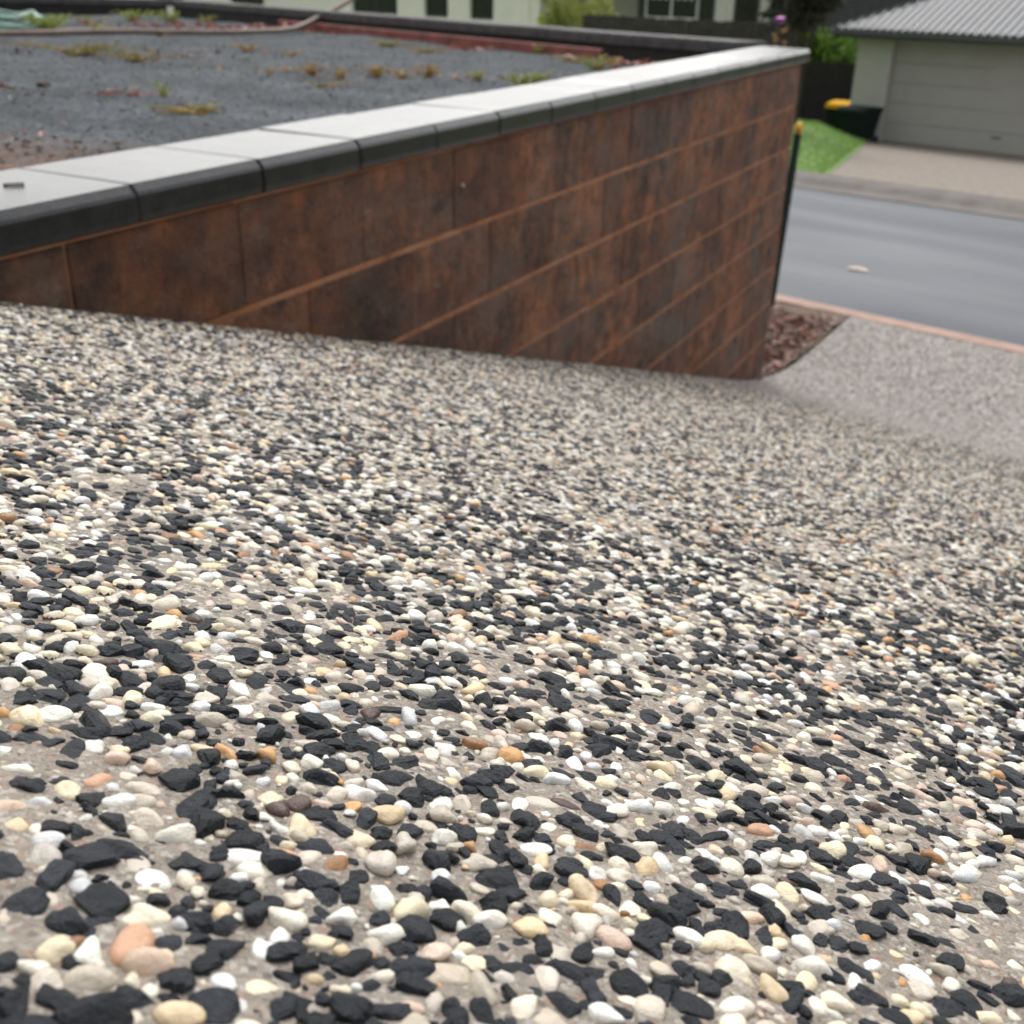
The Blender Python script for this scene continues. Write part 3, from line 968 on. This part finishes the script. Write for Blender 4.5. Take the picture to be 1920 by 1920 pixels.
WEEDS = [
 (-3.40, 8.61, .17, .14, 26, 'leaf_weed', 'bright green leafy weed just right of the hose coil'),
 (-3.02, 8.62, .10, .13, 14, 'leaf_weed', 'smaller green weed on the brown pipe, next to the bright one by the hose'),
 (-2.62, 8.62, .06, .10, 9, 'leaf_mixed', 'flat brownish weed against the middle of the long brown pipe'),
 (-2.42, 6.50, .10, .22, 22, 'leaf_mixed', 'wide sprawling green and brown weed in front of the pipe'),
 (-2.03, 6.28, .085, .15, 16, 'leaf_mixed', 'tan and green weed at the right end of the sprawling weed'),
 (-3.55, 11.0, .15, .20, 16, 'leaf_weed', 'green weed at the foot of the far left dark wall'),
 (-3.18, 10.9, .14, .13, 14, 'leaf_weed', 'yellow-green weed where the two dark walls meet'),
 (-2.85, 10.8, .09, .12, 9, 'leaf_weed', 'pale weed right of the meeting of the dark walls'),
 (-3.7, 10.3, .11, .16, 10, 'leaf_weed', 'faint green weed behind the bright weed by the hose'),
 (-1.39, 4.55, .075, .035, 6, 'leaf_weed', 'single thin upright green seedling alone on the gravel'),
 (-1.12, 4.05, .045, .15, 16, 'leaf_mixed', 'low brown and green runner weed nearest to the capstones'),
 (-1.63, 7.07, .07, .11, 10, 'leaf_dry', 'dry orange-brown weed in the middle of the gravel, left one'),
 (-1.33, 6.85, .055, .09, 8, 'leaf_dry', 'dry orange-brown weed in the middle of the gravel, right one'),
 (-.97, 5.48, .085, .045, 9, 'leaf_dry', 'leftmost tuft of the row of dry orange tufts'),
 (-.83, 5.42, .06, .05, 8, 'leaf_dry', 'second tuft from the left in the row of dry orange tufts'),
 (-.68, 5.50, .085, .05, 10, 'leaf_dry', 'middle tuft of the row of dry orange tufts'),
 (-.55, 5.44, .06, .045, 8, 'leaf_dry', 'fourth tuft from the left in the row of dry orange tufts'),
 (-.43, 5.50, .08, .04, 10, 'leaf_dry', 'rightmost tuft of the row of dry orange tufts'),
 (-.20, 5.42, .065, .05, 9, 'leaf_weed', 'small yellow-green tuft between the orange row and the capstones'),
 (.02, 5.20, .11, .08, 14, 'leaf_weed', 'tall yellow-green tuft touching the back edge of the capstones'),
 (-.92, 8.05, .07, .14, 12, 'leaf_weed', 'green weed in front of the left half of the red board'),
 (-.60, 7.55, .06, .16, 10, 'leaf_mixed', 'faint weed on the gravel in front of the red board'),
 (.10, 7.42, .08, .05, 7, 'leaf_weed', 'small weed against the right half of the red board'),
 (.42, 6.45, .10, .12, 12, 'leaf_weed', 'pale green weed in the narrow corner by the capstones'),
 (.28, 6.80, .07, .12, 8, 'leaf_mixed', 'thin weed in front of the red board near the wall corner'),
 (-.84, 4.98, .05, .09, 8, 'leaf_mixed', 'low olive weed between the orange row and the near capstones'),
 (-2.95, 7.1, .04, .10, 6, 'leaf_dry', 'small tan weed in front of the pipe at far left'),
]
for a in WEEDS: weed(*a)

# litter on the bed
def litter(name, x, y, rx, ry, cnt, size, mat, label, cat, z=None, ang=0.0, wmax=None):
    d = rng.normal(size=(cnt, 2)) * .5 if wmax is None else rng.uniform(-1, 1, (cnt, 2))
    c_, s_ = math.cos(ang), math.sin(ang)
    px = d[:, 0] * rx * c_ - d[:, 1] * ry * s_; py = d[:, 0] * rx * s_ + d[:, 1] * ry * c_
    if wmax is not None:
        ok = ((px + x) * W[0] + (py + y) * W[1] < wmax) & ((px + x) * N[0] + (py + y) * N[1] < 7.86)
        px, py = px[ok], py[ok]; cnt = len(px)
    zz = (bed_z(px + x, py + y) if z is None else z(px + x, py + y)) + rng.uniform(.002, .02, cnt)
    D = np.stack([rng.normal(size=cnt), rng.normal(size=cnt), rng.normal(0, .25, cnt)], -1)
    L = size * rng.uniform(.5, 1.5, cnt)
    me = leaf_mesh(name, np.stack([px + x, py + y, zz], -1), D, L, L * rng.uniform(.2, .6, cnt), rng.uniform(0, 1, cnt), M[mat], .3)
    o = link(bpy.data.objects.new(name, me))
    tag(o, label, cat, kind='stuff')
    return o
litter('leaf_litter', -2.15, 9.75, 1.5, .35, 260, .07, 'leaf_red', 'scattered red leaf litter behind the long pipe', 'litter', ang=-.15)
litter('leaf_litter', -1.52, 4.52, .16, .07, 40, .028, 'leaf_red', 'small patch of red leaf bits beside the thin seedling', 'litter')
litter('leaf_litter', -2.15, 4.35, .5, .25, 60, .03, 'mulch_bits', 'brown bark bits at the left edge of the gravel', 'litter')
litter('leaf_litter', -1.55, 2.65, .9, .5, 700, .022, 'mulch_bits', 'brown earth and bark bits beside the nearest capstones', 'litter')
litter('leaf_litter', -2.2, 6.6, .9, .35, 120, .035, 'mulch_bits', 'brown bits scattered under the wide sprawling weed', 'litter')
litter('leaf_litter', -.7, 5.6, .8, .25, 130, .03, 'leaf_dry', 'dry tan bits scattered along the row of orange tufts', 'litter')
litter('leaf_litter', .62, 6.62, .32, .14, 70, .06, 'leaf_red', 'red leaves piled in the corner between the two walls', 'litter', ang=-.9)
litter('leaf_litter', -.35, 7.72, .30, .1, 30, .06, 'leaf_red', 'few pink leaves in front of the red board', 'litter', ang=-.9)
litter('leaf_litter', -1.95, 3.3, .7, .4, 130, .022, 'leaf_red', 'red leaf bits on the brown earth at the left edge', 'litter')
litter('leaf_litter', -4.6, 9.9, .6, .3, 60, .07, 'leaf_red', 'red leaves behind the hose coil', 'litter')

# loose crushed stone over the gravel bed
cnt = 8000
gxr = rng.uniform(-6.5, 1.2, cnt); gyr = 1.4 + 10.2 * rng.uniform(0, 1, cnt) ** 1.3
ok = in_poly(gxr, gyr); gxr, gyr = gxr[ok], gyr[ok]
v1, f1 = ICO[1]
gs = rng.uniform(.003, .0075, len(gxr))
P1 = v1 * np.array([1.2, .9, .65])
an = rng.uniform(0, 6.28, len(gxr))
ca, sa = np.cos(an), np.sin(an)
base_p = P1[None] * gs[:, None, None] * (1 + .25 * rng.normal(size=(len(gs), len(P1), 1)))
pts = np.stack([base_p[..., 0] * ca[:, None] - base_p[..., 1] * sa[:, None] + gxr[:, None], base_p[..., 0] * sa[:, None] + base_p[..., 1] * ca[:, None] + gyr[:, None], base_p[..., 2] + (bed_z(gxr, gyr) + gs * .25)[:, None]], -1)
fcs = (f1[None] + (np.arange(len(gs)) * len(P1))[:, None, None]).reshape(-1, 3)
me = bpy.data.meshes.new('loose_gravel'); me.from_pydata(pts.reshape(-1, 3).tolist(), [], fcs.tolist()); me.update()
plain('gravel_stone', (.075, .081, .090), .85, .7, 75, .2)
me.materials.append(M['gravel_stone'])
o = link(bpy.data.objects.new('loose_gravel', me), bed); o['kind'] = 'stuff'

# rocks and twigs on the bed
def rock(x, y, r, mat, label, seed):
    pts = make_proto(seed, True)(ICO[2][0].copy()) * r
    me = bpy.data.meshes.new('rock'); me.from_pydata(pts.tolist(), [], ICO[2][1].tolist()); me.materials.append(M[mat]); me.update()
    o = link(bpy.data.objects.new('rock', me)); o.location = (x, y, float(bed_z(np.array(x), np.array(y))) + r * .28)
    tag(o, label, 'rock', 'small rocks on the gravel bed')
plain('rock_dark', (.045, .030, .026), .7, .4, 30); plain('rock_red', (.20, .075, .05), .7, .3, 30)
rock(-1.74, 3.72, .034, 'rock_dark', 'largest dark brown lump, left of the low runner weed', 31)
rock(-2.05, 4.62, .024, 'rock_dark', 'small dark lump on the gravel, left one of a pair', 32)
rock(-1.90, 4.66, .022, 'rock_dark', 'small dark lump on the gravel, right one of a pair', 33)
rock(-1.60, 2.98, .026, 'rock_red', 'reddish lump on the brown earth by the near capstones', 34)
def strand(name, pts, rad, mat, label, cat, n=8):
    # smooth the polyline
    P = [Vector(p) for p in pts]
    out = []
    for i in range(len(P) - 1):
        p0, p1, p2, p3 = P[max(0, i - 1)], P[i], P[i + 1], P[min(len(P) - 1, i + 2)]
        for k in range(6):
            t = k / 6
            out.append(.5 * ((2 * p1) + (-p0 + p2) * t + (2 * p0 - 5 * p1 + 4 * p2 - p3) * t * t + (-p0 + 3 * p1 - 3 * p2 + p3) * t ** 3))
    out.append(P[-1])
    o = MB().tube(out, rad, n).build(name, M[mat])
    return tag(o, label, cat)
strand('pipe', [(-4.6, 7.3, 1.875), (-3.5, 7.95, 1.875), (-2.93, 8.50, 1.875), (-2.31, 8.66, 1.875), (-1.95, 9.0, 1.875), (-1.78, 9.3, 1.885), (-1.66, 9.75, 1.95), (-1.52, 10.02, 2.03), (-1.36, 10.3, 2.13)], .019, 'pipe_brown', 'long brown pipe lying across the gravel, its end leaning on the back wall', 'pipe')
strand('twig', [(-1.95, 2.72, 1.872), (-1.72, 2.95, 1.885), (-1.52, 2.98, 1.882), (-1.42, 2.86, 1.866)], .009, 'twig', 'curved brown twig on the earth by the near capstones', 'twig', 6)
P0 = sw(1.20, -1.42)
strand('twig', [(P0[0] - .014, P0[1] - .006, 2.0012), (P0[0] + .0, P0[1] + .0, 2.0016), (P0[0] + .013, P0[1] + .006, 2.0012)], 0.0024, 'driftwood', 'short grey twig lying on the nearest white wet capstone', 'twig', 6)
# hose coil
coil = []
for i in range(150):
    a = i / 150 * 2 * math.pi * 5
    rr = .46 - .012 * (i // 30) + .02 * math.sin(a * 1.7)
    coil.append((-3.98 + rr * math.cos(a), 8.75 + rr * 1.1 * math.sin(a), 1.872 + .022 * (i // 30) + .012 * math.sin(a * 2.3 + i)))
o = MB().tube(coil, .0125, 7).build('hose', M['hose_green']); tag(o, 'pale green garden hose coiled at the far left of the gravel', 'hose')
# red board along the back wall
bd = BW1 - BW0; bl = np.hypot(*bd); bd = bd / bl; bn = np.array([bd[1], -bd[0]])
if bn[1] > 0: bn = -bn
bo = BW0 + bd * .95 + bn * .20
o = MB().cbox(0, -.016, 0, 4.0, .016, .075, .004).build('edging_board', M['red_board'], None, (bo[0], bo[1], BED - .012), math.atan2(bd[1], bd[0]))
tag(o, 'weathered red board along the foot of the back wall', 'board')

# ------------------------------------------------------------------ mulch corner and star picket
litter('bark_mulch', *(sw(7.1, -1.95)), 1.25, .66, 3600, .055, 'mulch_bits', 'brown bark mulch in the corner between the wall end, kerb and driveway', 'mulch', z=lambda x, y: verge_z(x * T[0] + y * T[1], x * N[0] + y * N[1]), ang=ROT_U, wmax=-1.325)
litter('leaf_litter', *(sw(7.2, -1.75)), .95, .45, 170, .075, 'leaf_red', 'red leaves on the bark mulch past the wall end', 'litter', z=lambda x, y: verge_z(x * T[0] + y * T[1], x * N[0] + y * N[1]) + .012, ang=ROT_U, wmax=-1.34)
pz = .0
px0 = sw(8.37, -1.86)
pk = empty('star_picket', (px0[0], px0[1], -.03), R(20), 'dark steel star picket with a yellow cap beside the kerb', 'post')
pk.rotation_euler = (R(.5), R(1.8), R(20))
m = MB()
hh = 1.375
for kk in range(3):
    a = kk * 2 * math.pi / 3
    c_, s_ = math.cos(a), math.sin(a)
    t_ = .004; L_ = .030
    q4 = [(-s_ * t_, c_ * t_), (c_ * L_ - s_ * t_, s_ * L_ + c_ * t_), (c_ * L_ + s_ * t_, s_ * L_ - c_ * t_), (s_ * t_, -c_ * t_)]
    m.add([(x, y, -.2) for x, y in q4] + [(x, y, hh) for x, y in q4], [(0, 1, 5, 4), (1, 2, 6, 5), (2, 3, 7, 6), (3, 0, 4, 7), (4, 5, 6, 7), (3, 2, 1, 0)])
m.build('picket_shaft', M['picket_black'], pk)
MB().tube([(0, 0, hh - .035), (0, 0, hh + .012), (0, 0, hh + .034), (0, 0, hh + .044)], [.027, .029, .022, .006], 12).build('picket_cap', M['cap_yellow'], pk)

# a pale scrap on the road
_q = 9.56
sc_ = rq(-4.22, _q)
m = MB()
vs = [(-.16, -.05, .004), (-.05, -.075, .012), (.09, -.05, .006), (.19, -.01, .004), (.10, .06, .012), (-.06, .07, .007), (-.17, .03, .004), (0, 0, .028)]
m.add(vs + [(x, y, 0) for x, y, z in vs[:7]], [(i, (i + 1) % 7, 7) for i in range(7)] + [(8 + i, 8 + (i + 1) % 7, (i + 1) % 7, i) for i in range(7)])
plain('pale_paper', (.70, .56, .48), .8, .15, 20)
m.v = [(x * .55, y * .6, z) for x, y, z in m.v]
o = m.build('paper_scrap', M['pale_paper'], None, (sc_[0], sc_[1], -.085 + .05 * math.sin((_q - 8.29) / 5.01 * math.pi) + .003), ROT_T)
tag(o, 'small crumpled pale scrap lying alone on the wet road', 'litter')

# slim post with a magenta top behind the wall corner
pp = rq(-5.55, 10.1) * .0 + rq(-4.30, 7.75)
po = empty('garden_stake', (pp[0], pp[1], -.02), 0, 'slim brown stake with ochre leaves and a magenta top behind the wall corner', 'stake')
MB().tube([(0, 0, -.1), (.005, 0, 1.0), (0, .004, 2.02)], [.022, .021, .018], 8).build('shaft', M['bark'], po)
MB().tube([(0, 0, 2.035), (.0, 0, 2.05), (.002, 0, 2.075), (0, 0, 2.085)], [.015, .042, .04, .012], 10).build('flower_top', M['magenta'], po)
crown('leaves', po, [(.02, .0, 1.9, .035, .035, .09), (.025, 0, 1.78, .03, .03, .08)], 90, .05, M['leaf_dry'])

# ------------------------------------------------------------------ across the street: garage
def L3(r, q, z): p = rq(r, q); return (p[0], p[1], z)
GZ = -.905
gh = empty('house', L3(-11.75, 24.8, GZ), ROT_T, 'low grey house with a double garage door and a metal hip roof', 'house')
# local: x along t from -11.75, y across, z up from slab; wall top 2.2
m = MB()
m.box(0, 0, -.3, .80, .28, 2.28)          # pier
m.box(.80, 0.02, 2.06, 6.3, .28, 2.28)    # lintel
m.box(6.3, 0, -.3, 9.5, .28, 2.28)
m.box(0, .281, -.3, .26, 8.5, 2.28)       # side wall
m.build('wall', M['grey_render'], gh)
gd = empty('garage_door', (.80, .16, 0)); gd.parent = gh
for i in range(5):
    mm_ = MB().cbox(.004, 0, .004 + i * .412, 5.496, .04, .408 + i * .412, .006)
    mm_.build('door_panel', M['door_metal'], gd)
MB().cbox(2.4, -.02, .30, 2.6, -.001, .33, .003).build('handle', M['dark_metal'], gd)
# roof
OV = .6
ex0, ey0, ez = -.38, -OV, 2.29
tanp = .42
W_, D_ = 13.0, 9.5
rf = MB()
# front slope, corrugated: ribs up the slope, cut along the hip
rib = .17
xs, zs = [], []
nr = int((W_) / rib)
cs = []
for i in range(nr):
    for (fx, fz) in ((0, 0), (.55, 0), (.66, .032), (.90, .032)):
        cs.append((ex0 + (i + fx) * rib, fz))
topd = 4.6
vs, fs = [], []
for (x_, dz) in cs:
    d_ = min(max(x_ - ex0, 0), topd, max(ex0 + W_ - x_, 0))
    vs += [(x_, ey0, ez + dz + .01), (x_, ey0 + d_, ez + d_ * tanp + dz + .01)]
fs = [(2 * i, 2 * i + 2, 2 * i + 3, 2 * i + 1) for i in range(len(cs) - 1)]
rf.add(vs, fs)
# left slope
ys = [ey0 + j * .145 for j in range(int(D_ / .145))]
vs = []
for y_ in ys:
    d_ = min(max(y_ - ey0, 0), topd, max(ey0 + D_ - y_, 0))
    vs += [(ex0, y_, ez + .01), (ex0 + d_, y_, ez + d_ * tanp + .01)]
rf.add(vs, [(2 * i + 1, 2 * i + 3, 2 * i + 2, 2 * i) for i in range(len(ys) - 1)])
# back slope
rf.add([(ex0 + topd, ey0 + topd, ez + topd * tanp), (ex0 + W_, ey0 + topd, ez + topd * tanp), (ex0 + W_, ey0 + D_, ez), (ex0, ey0 + D_, ez)], [(0, 1, 2, 3)])
ro = rf.build('roof', M['roof_metal'], gh)
MB().tube([(ex0, ey0, ez + .035), (ex0 + topd, ey0 + topd, ez + topd * tanp + .035)], .022, 8).build('hip_cap', M['roof_metal'], ro)
m = MB(); m.box(ex0 + .03, ey0 + .03, ez - .17, ex0 + W_, ey0 + .05, ez - .005); m.box(ex0 + .03, ey0 + .051, ez - .17, ex0 + .05, ey0 + D_, ez - .005)
m.build('fascia', M['dark_metal'], gh)
m = MB(); m.box(ex0 - .06, ey0 - .08, ez - .11, ex0 + W_, ey0 + .029, ez - .012); m.box(ex0 - .06, ey0 + .0295, ez - .11, ex0 + .029, ey0 + D_, ez - .012)
m.build('roof_gutter', M['dark_metal'], gh)
MB().box(ex0 + .052, ey0 + .052, ez - .03, ex0 + W_, ey0 + 3, ez - .008).build('soffit', M['grey_render'], gh)

# wheelie bins
def bin_(r, q, z, rz, lidm, label):
    o = empty('wheelie_bin', L3(r, q, z), ROT_T + rz, label, 'bin', 'wheelie bins by the garage')
    o.scale = (.95, .9, .70)
    m = MB()
    b0, b1 = (.25, .30), (.33, .40)
    vs = [(-b0[0], -b0[1], .06), (b0[0], -b0[1], .06), (b0[0], b0[1], .12), (-b0[0], b0[1], .12), (-b1[0], -b1[1], .98), (b1[0], -b1[1], .98), (b1[0], b1[1], .98), (-b1[0], b1[1], .98)]
    m.add(vs, [(0, 3, 2, 1), (0, 1, 5, 4), (1, 2, 6, 5), (2, 3, 7, 6), (3, 0, 4, 7), (4, 5, 6, 7)])
    m.cbox(-.345, -.415, .93, .345, .415, .985, .01)
    m.build('bin_body', M['bin_green'], o)
    l = MB()
    prof = [(-.46, .90), (-.455, 1.03), (-.2, 1.085), (.15, 1.095), (.40, 1.06), (.43, .99)]
    n_ = len(prof)
    vs = [(x, y, z_) for x in (-.355, -.33, .33, .355) for (y, z_) in [(p[0], p[1] - (.02 if abs(x) > .34 and p[1] > 1 else 0)) for p in prof]]
    fs = [(i * n_ + j, i * n_ + (j + 1) % n_, (i + 1) * n_ + (j + 1) % n_, (i + 1) * n_ + j) for i in range(3) for j in range(n_)] + [tuple(reversed(range(n_))), tuple(range(3 * n_, 4 * n_))]
    l.add(vs, fs)
    lo = l.build('lid', M[lidm], o)
    MB().tube([(-.25, .47, 1.0), (.25, .47, 1.0)], .018, 8).build('handle', M['bin_green'], o)
    for s_ in (-1, 1):
        MB().tube([(s_ * .30 - .03, .33, .11), (s_ * .30 + .03, .33, .11)], .11, 14).build('wheel', M['rubber'], o)
    return o
bin_(-12.05, 25.25, -.935, R(4), 'bin_yellow', 'dark green wheelie bin with a yellow lid beside the garage')
bin_(-11.20, 24.20, -.90, R(-8), 'bin_green', 'dark green wheelie bin with a dark lid in front of the garage pillar')

# fences
def paling_fence(r0, r1, q, z0, z1, pitch, mat, label, n_name='paling'):
    o = empty('fence', L3(r0, q, z0), ROT_T, label, 'fence')
    L = r1 - r0
    me = MB().cbox(0, 0, 0, pitch * .93, .022, z1 - z0, .004).mesh(n_name); me.materials.append(mat)
    x = 0
    while x < L:
        inst(n_name, me, o, (x, random.uniform(0, .006), random.uniform(-.02, .01)))
        x += pitch
    for zz in (.3, (z1 - z0) * .5, z1 - z0 - .25):
        MB().box(0, .035, zz, L, .08, zz + .08).build('rail', mat, o)
    return o
paling_fence(-19.5, -11.9, 27.0, -.93, .52, .155, M['black_paling'], 'black paling fence behind the wheelie bins')
paling_fence(-17.3, -11.85, 22.0, -.75, 1.50, .135, M['brown_paling'], 'dark brown paling fence in front of the house with pale curtains')

# ------------------------------------------------------------------ the cream house and its neighbour
ch = empty('house', L3(-46, 26, -.95), ROT_T, 'cream rendered house with dark windows above the back wall', 'house')
def lr(r): return r + 46
openings = [(-41.5, -39.5), (-36.6, -34.6), (-29.98, -27.83), (-26.64, -25.61), (-24.72, -23.76)]
m = MB()
x0 = 0.0
SILL, HEAD, TOP = 2.02, 3.1, 3.5
for (a, b_) in openings:
    m.box(x0, 0, -.4, lr(a), .24, TOP)
    m.box(lr(a), .001, -.4, lr(b_), .239, SILL)
    m.box(lr(a), .001, HEAD, lr(b_), .239, TOP)
    x0 = lr(b_)
m.box(x0, 0, -.4, lr(-22.0), .24, TOP)
m.box(lr(-22.0) - .24, .241, -.4, lr(-22.0), 1.5, TOP)
m.box(lr(-22.6), -.05, -.4, lr(-22.35), -.001, TOP)       # pilaster strip
m.box(0, .241, -.4, .24, 9, TOP)
m.box(.0, 8.76, -.4, lr(-19.5), 9, TOP)
m.build('wall', M['cream_render'], ch)
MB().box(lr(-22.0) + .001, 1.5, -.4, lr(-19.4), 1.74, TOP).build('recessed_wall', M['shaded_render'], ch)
for (a, b_) in openings:
    f_ = MB()
    w_ = b_ - a
    f_.box(0, 0, 0, w_, .05, .05); f_.box(0, 0, HEAD - SILL - .05, w_, .05, HEAD - SILL); f_.box(0, 0, .0501, .05, .05, HEAD - SILL - .0501); f_.box(w_ - .05, 0, .0501, w_, .05, HEAD - SILL - .0501)
    if w_ > 1.5: f_.box(w_ / 2 - .02, 0, .0501, w_ / 2 + .02, .05, HEAD - SILL - .0501)
    wi = f_.build('window', M['dark_metal'], ch, (lr(a), .10, SILL))
    MB().box(.05, .02, .05, w_ - .05, .03, HEAD - SILL - .05).build('pane', M['window_glass'], wi)
    MB().box(-.06, -.16, -.06, w_ + .06, .0, -.002).build('sill', M['cream_render'], wi)
m = MB()
rw = lr(-19.4) + .6
m.add([(-.6, -.6, TOP), (rw, -.6, TOP), (rw, 9.6, TOP), (-.6, 9.6, TOP), (4.4, 4.5, TOP + 2.1), (rw - 5, 4.5, TOP + 2.1)], [(0, 1, 5, 4), (1, 2, 5), (2, 3, 4, 5), (3, 0, 4), (3, 2, 1, 0)])
m.build('roof', M['roof_metal'], ch)

h2 = empty('house', L3(-19.35, 27.0, -.95), ROT_T, 'dark clad house with pale framed windows behind the brown fence', 'house')
def l2(r): return r + 19.35
ops = [(-19.0, -17.42, 2.3, 3.3), (-17.3, -16.9, .9, 3.3), (-16.25, -15.62, .9, 3.3)]
m = MB(); x0 = 0
for (a, b_, z0, z1) in ops:
    m.box(x0, 0, -.3, l2(a), .22, 3.5)
    m.box(l2(a), .001, -.3, l2(b_), .219, z0)
    m.box(l2(a), .001, z1, l2(b_), .219, 3.5)
    x0 = l2(b_)
m.box(x0, 0, -.3, l2(-14.9), .22, 3.5)
m.box(0, .221, -.3, .22, 8, 3.5); m.box(l2(-14.9) - .22, .221, -.3, l2(-14.9), 8, 3.5)
m.build('wall', M['dark_cladding'], h2)
for (a, b_, z0, z1) in ops:
    w_ = b_ - a; hg = z1 - z0
    f_ = MB(); f_.box(-.05, 0, -.07, w_ + .05, .06, 0); f_.box(-.05, 0, hg, w_ + .05, .06, hg + .07); f_.box(-.05, 0, .0001, 0, .06, hg - .0001); f_.box(w_, 0, .0001, w_ + .05, .06, hg - .0001)
    if w_ > 1: f_.box(w_ / 2 - .03, 0, .0001, w_ / 2 + .03, .06, hg - .0001)
    wi = f_.build('window', M['window_frame'] if w_ > 1 else M['dark_metal'], h2, (l2(a), -.062, z0))
    MB().box(0, .02, 0, w_, .03, hg).build('pane', M['window_glass'], wi)
# pale curtain-like panels and a column
for (a, b_, z0) in ((-16.86, -16.3, 2.15), (-15.55, -15.28, 2.1)):
    m = MB(); nfold = 7; w_ = b_ - a
    vs = []
    for i in range(nfold * 2 + 1):
        x_ = w_ * i / (nfold * 2); y_ = -.05 - .03 * (i % 2)
        vs += [(x_, y_, 0), (x_, y_, 3.3 - z0)]
    fs = [(2 * i, 2 * i + 2, 2 * i + 3, 2 * i + 1) for i in range(nfold * 2)]
    nvv = len(vs)
    vs += [(p[0], -.002, p[2]) for p in vs]
    fs += [(nvv + 2 * i + 1, nvv + 2 * i + 3, nvv + 2 * i + 2, nvv + 2 * i) for i in range(nfold * 2)] + [(1, 2 * nfold * 2 + 1, nvv + 2 * nfold * 2 + 1, nvv + 1)]
    m.add(vs, fs)
    m.build('pale_panel', M['curtain'], h2, (l2(a), 0, z0))
m = MB(); m.box(l2(-18.95), -.16, 2.03, l2(-17.45), -.063, 2.22); m.build('sill', M['window_frame'], h2)
for x_ in np.linspace(l2(-18.8), l2(-17.6), 7):
    MB().box(x_, -.13, 2.72, x_ + .07, -.07, 3.25).build('slat', M['window_frame'], h2)
m = MB(); rw = l2(-14.9)
m.add([(-.1, -.6, 3.5), (rw + .3, -.6, 3.5), (rw + .3, 8.6, 3.5), (-.1, 8.6, 3.5), (1.8, 4, 5.3), (rw - 1.8, 4, 5.3)], [(0, 1, 5, 4), (1, 2, 5), (2, 3, 4, 5), (3, 0, 4), (3, 2, 1, 0)])
m.build('roof', M['roof_metal'], h2)

# ------------------------------------------------------------------ greenery across the street
def clumps(n, rx, ry, z0, z1, r0, r1):
    return [(rng.normal(0, rx * .5), rng.normal(0, ry * .5), rng.uniform(z0, z1), rng.uniform(r0, r1), rng.uniform(r0, r1), rng.uniform(r0, r1) * .8) for _ in range(n)]
p = rq(-17.85, 22.4); tree('shrub', p[0], p[1], -.8, 2.2, clumps(9, .75, .5, 1.3, 2.7, .25, .42), 'yellow-green shrub in front of the cream house', 'shrub', M['leaf_yellow'], 1500, .13)
p = rq(-14.2, 28.2); tree('shrub', p[0], p[1], -.95, 1.8, clumps(14, 1.5, .6, 1.2, 1.9, .35, .55), 'bright green shrub above the black fence beside the garage', 'shrub', M['leaf_bright'], 3200, .15)
p = rq(-10.85, 20.6); tree('tree', p[0], p[1], -.62, 3.4, clumps(15, .34, .4, 2.25, 4.0, .26, .42), 'dark brown-leaved small tree between the two far houses', 'tree', M['leaf_dark'], 3600, .13, 6, .05)
p = rq(-16.6, 33.5); tree('tree', p[0], p[1], -.95, 4.5, clumps(16, 1.1, 1.0, 2.0, 4.6, .5, .8), 'bright green tree rising left of the grey roof', 'tree', M['leaf_bright'], 3600, .2, 6, .09)
p = rq(-19.0, 38); tree('tree', p[0], p[1], -1.0, 7, clumps(22, 2.6, 1.6, 2.5, 7, .8, 1.3), 'tall dark tree behind the grey house', 'tree', M['leaf_dark'], 4500, .3, 7, .14)
p = rq(-12.0, 41); tree('tree', p[0], p[1], -1.0, 7, clumps(22, 2.6, 1.6, 2.0, 7, .8, 1.3), 'tall dark tree far behind the grey roof', 'tree', M['leaf_dark'], 4500, .3, 7, .14)
# short grass on the lawn
cnt = 26000
qg = rng.uniform(14.35, 24.2, cnt); rg = rl(qg) - .05 - rng.uniform(0, 1, cnt) ** 1.3 * 7
P = np.stack([rg * T[0] + qg * N[0], rg * T[1] + qg * N[1], lawn_z(rg, qg)], -1)
D = np.stack([rng.normal(0, .5, cnt), rng.normal(0, .5, cnt), np.ones(cnt)], -1)
L = rng.uniform(.03, .07, cnt)
me = leaf_mesh('grass', P, D, L, .012, rng.uniform(0, 1, cnt), M['lawn_blade'], .1)
o = link(bpy.data.objects.new('grass', me), lawn); o['kind'] = 'stuff'
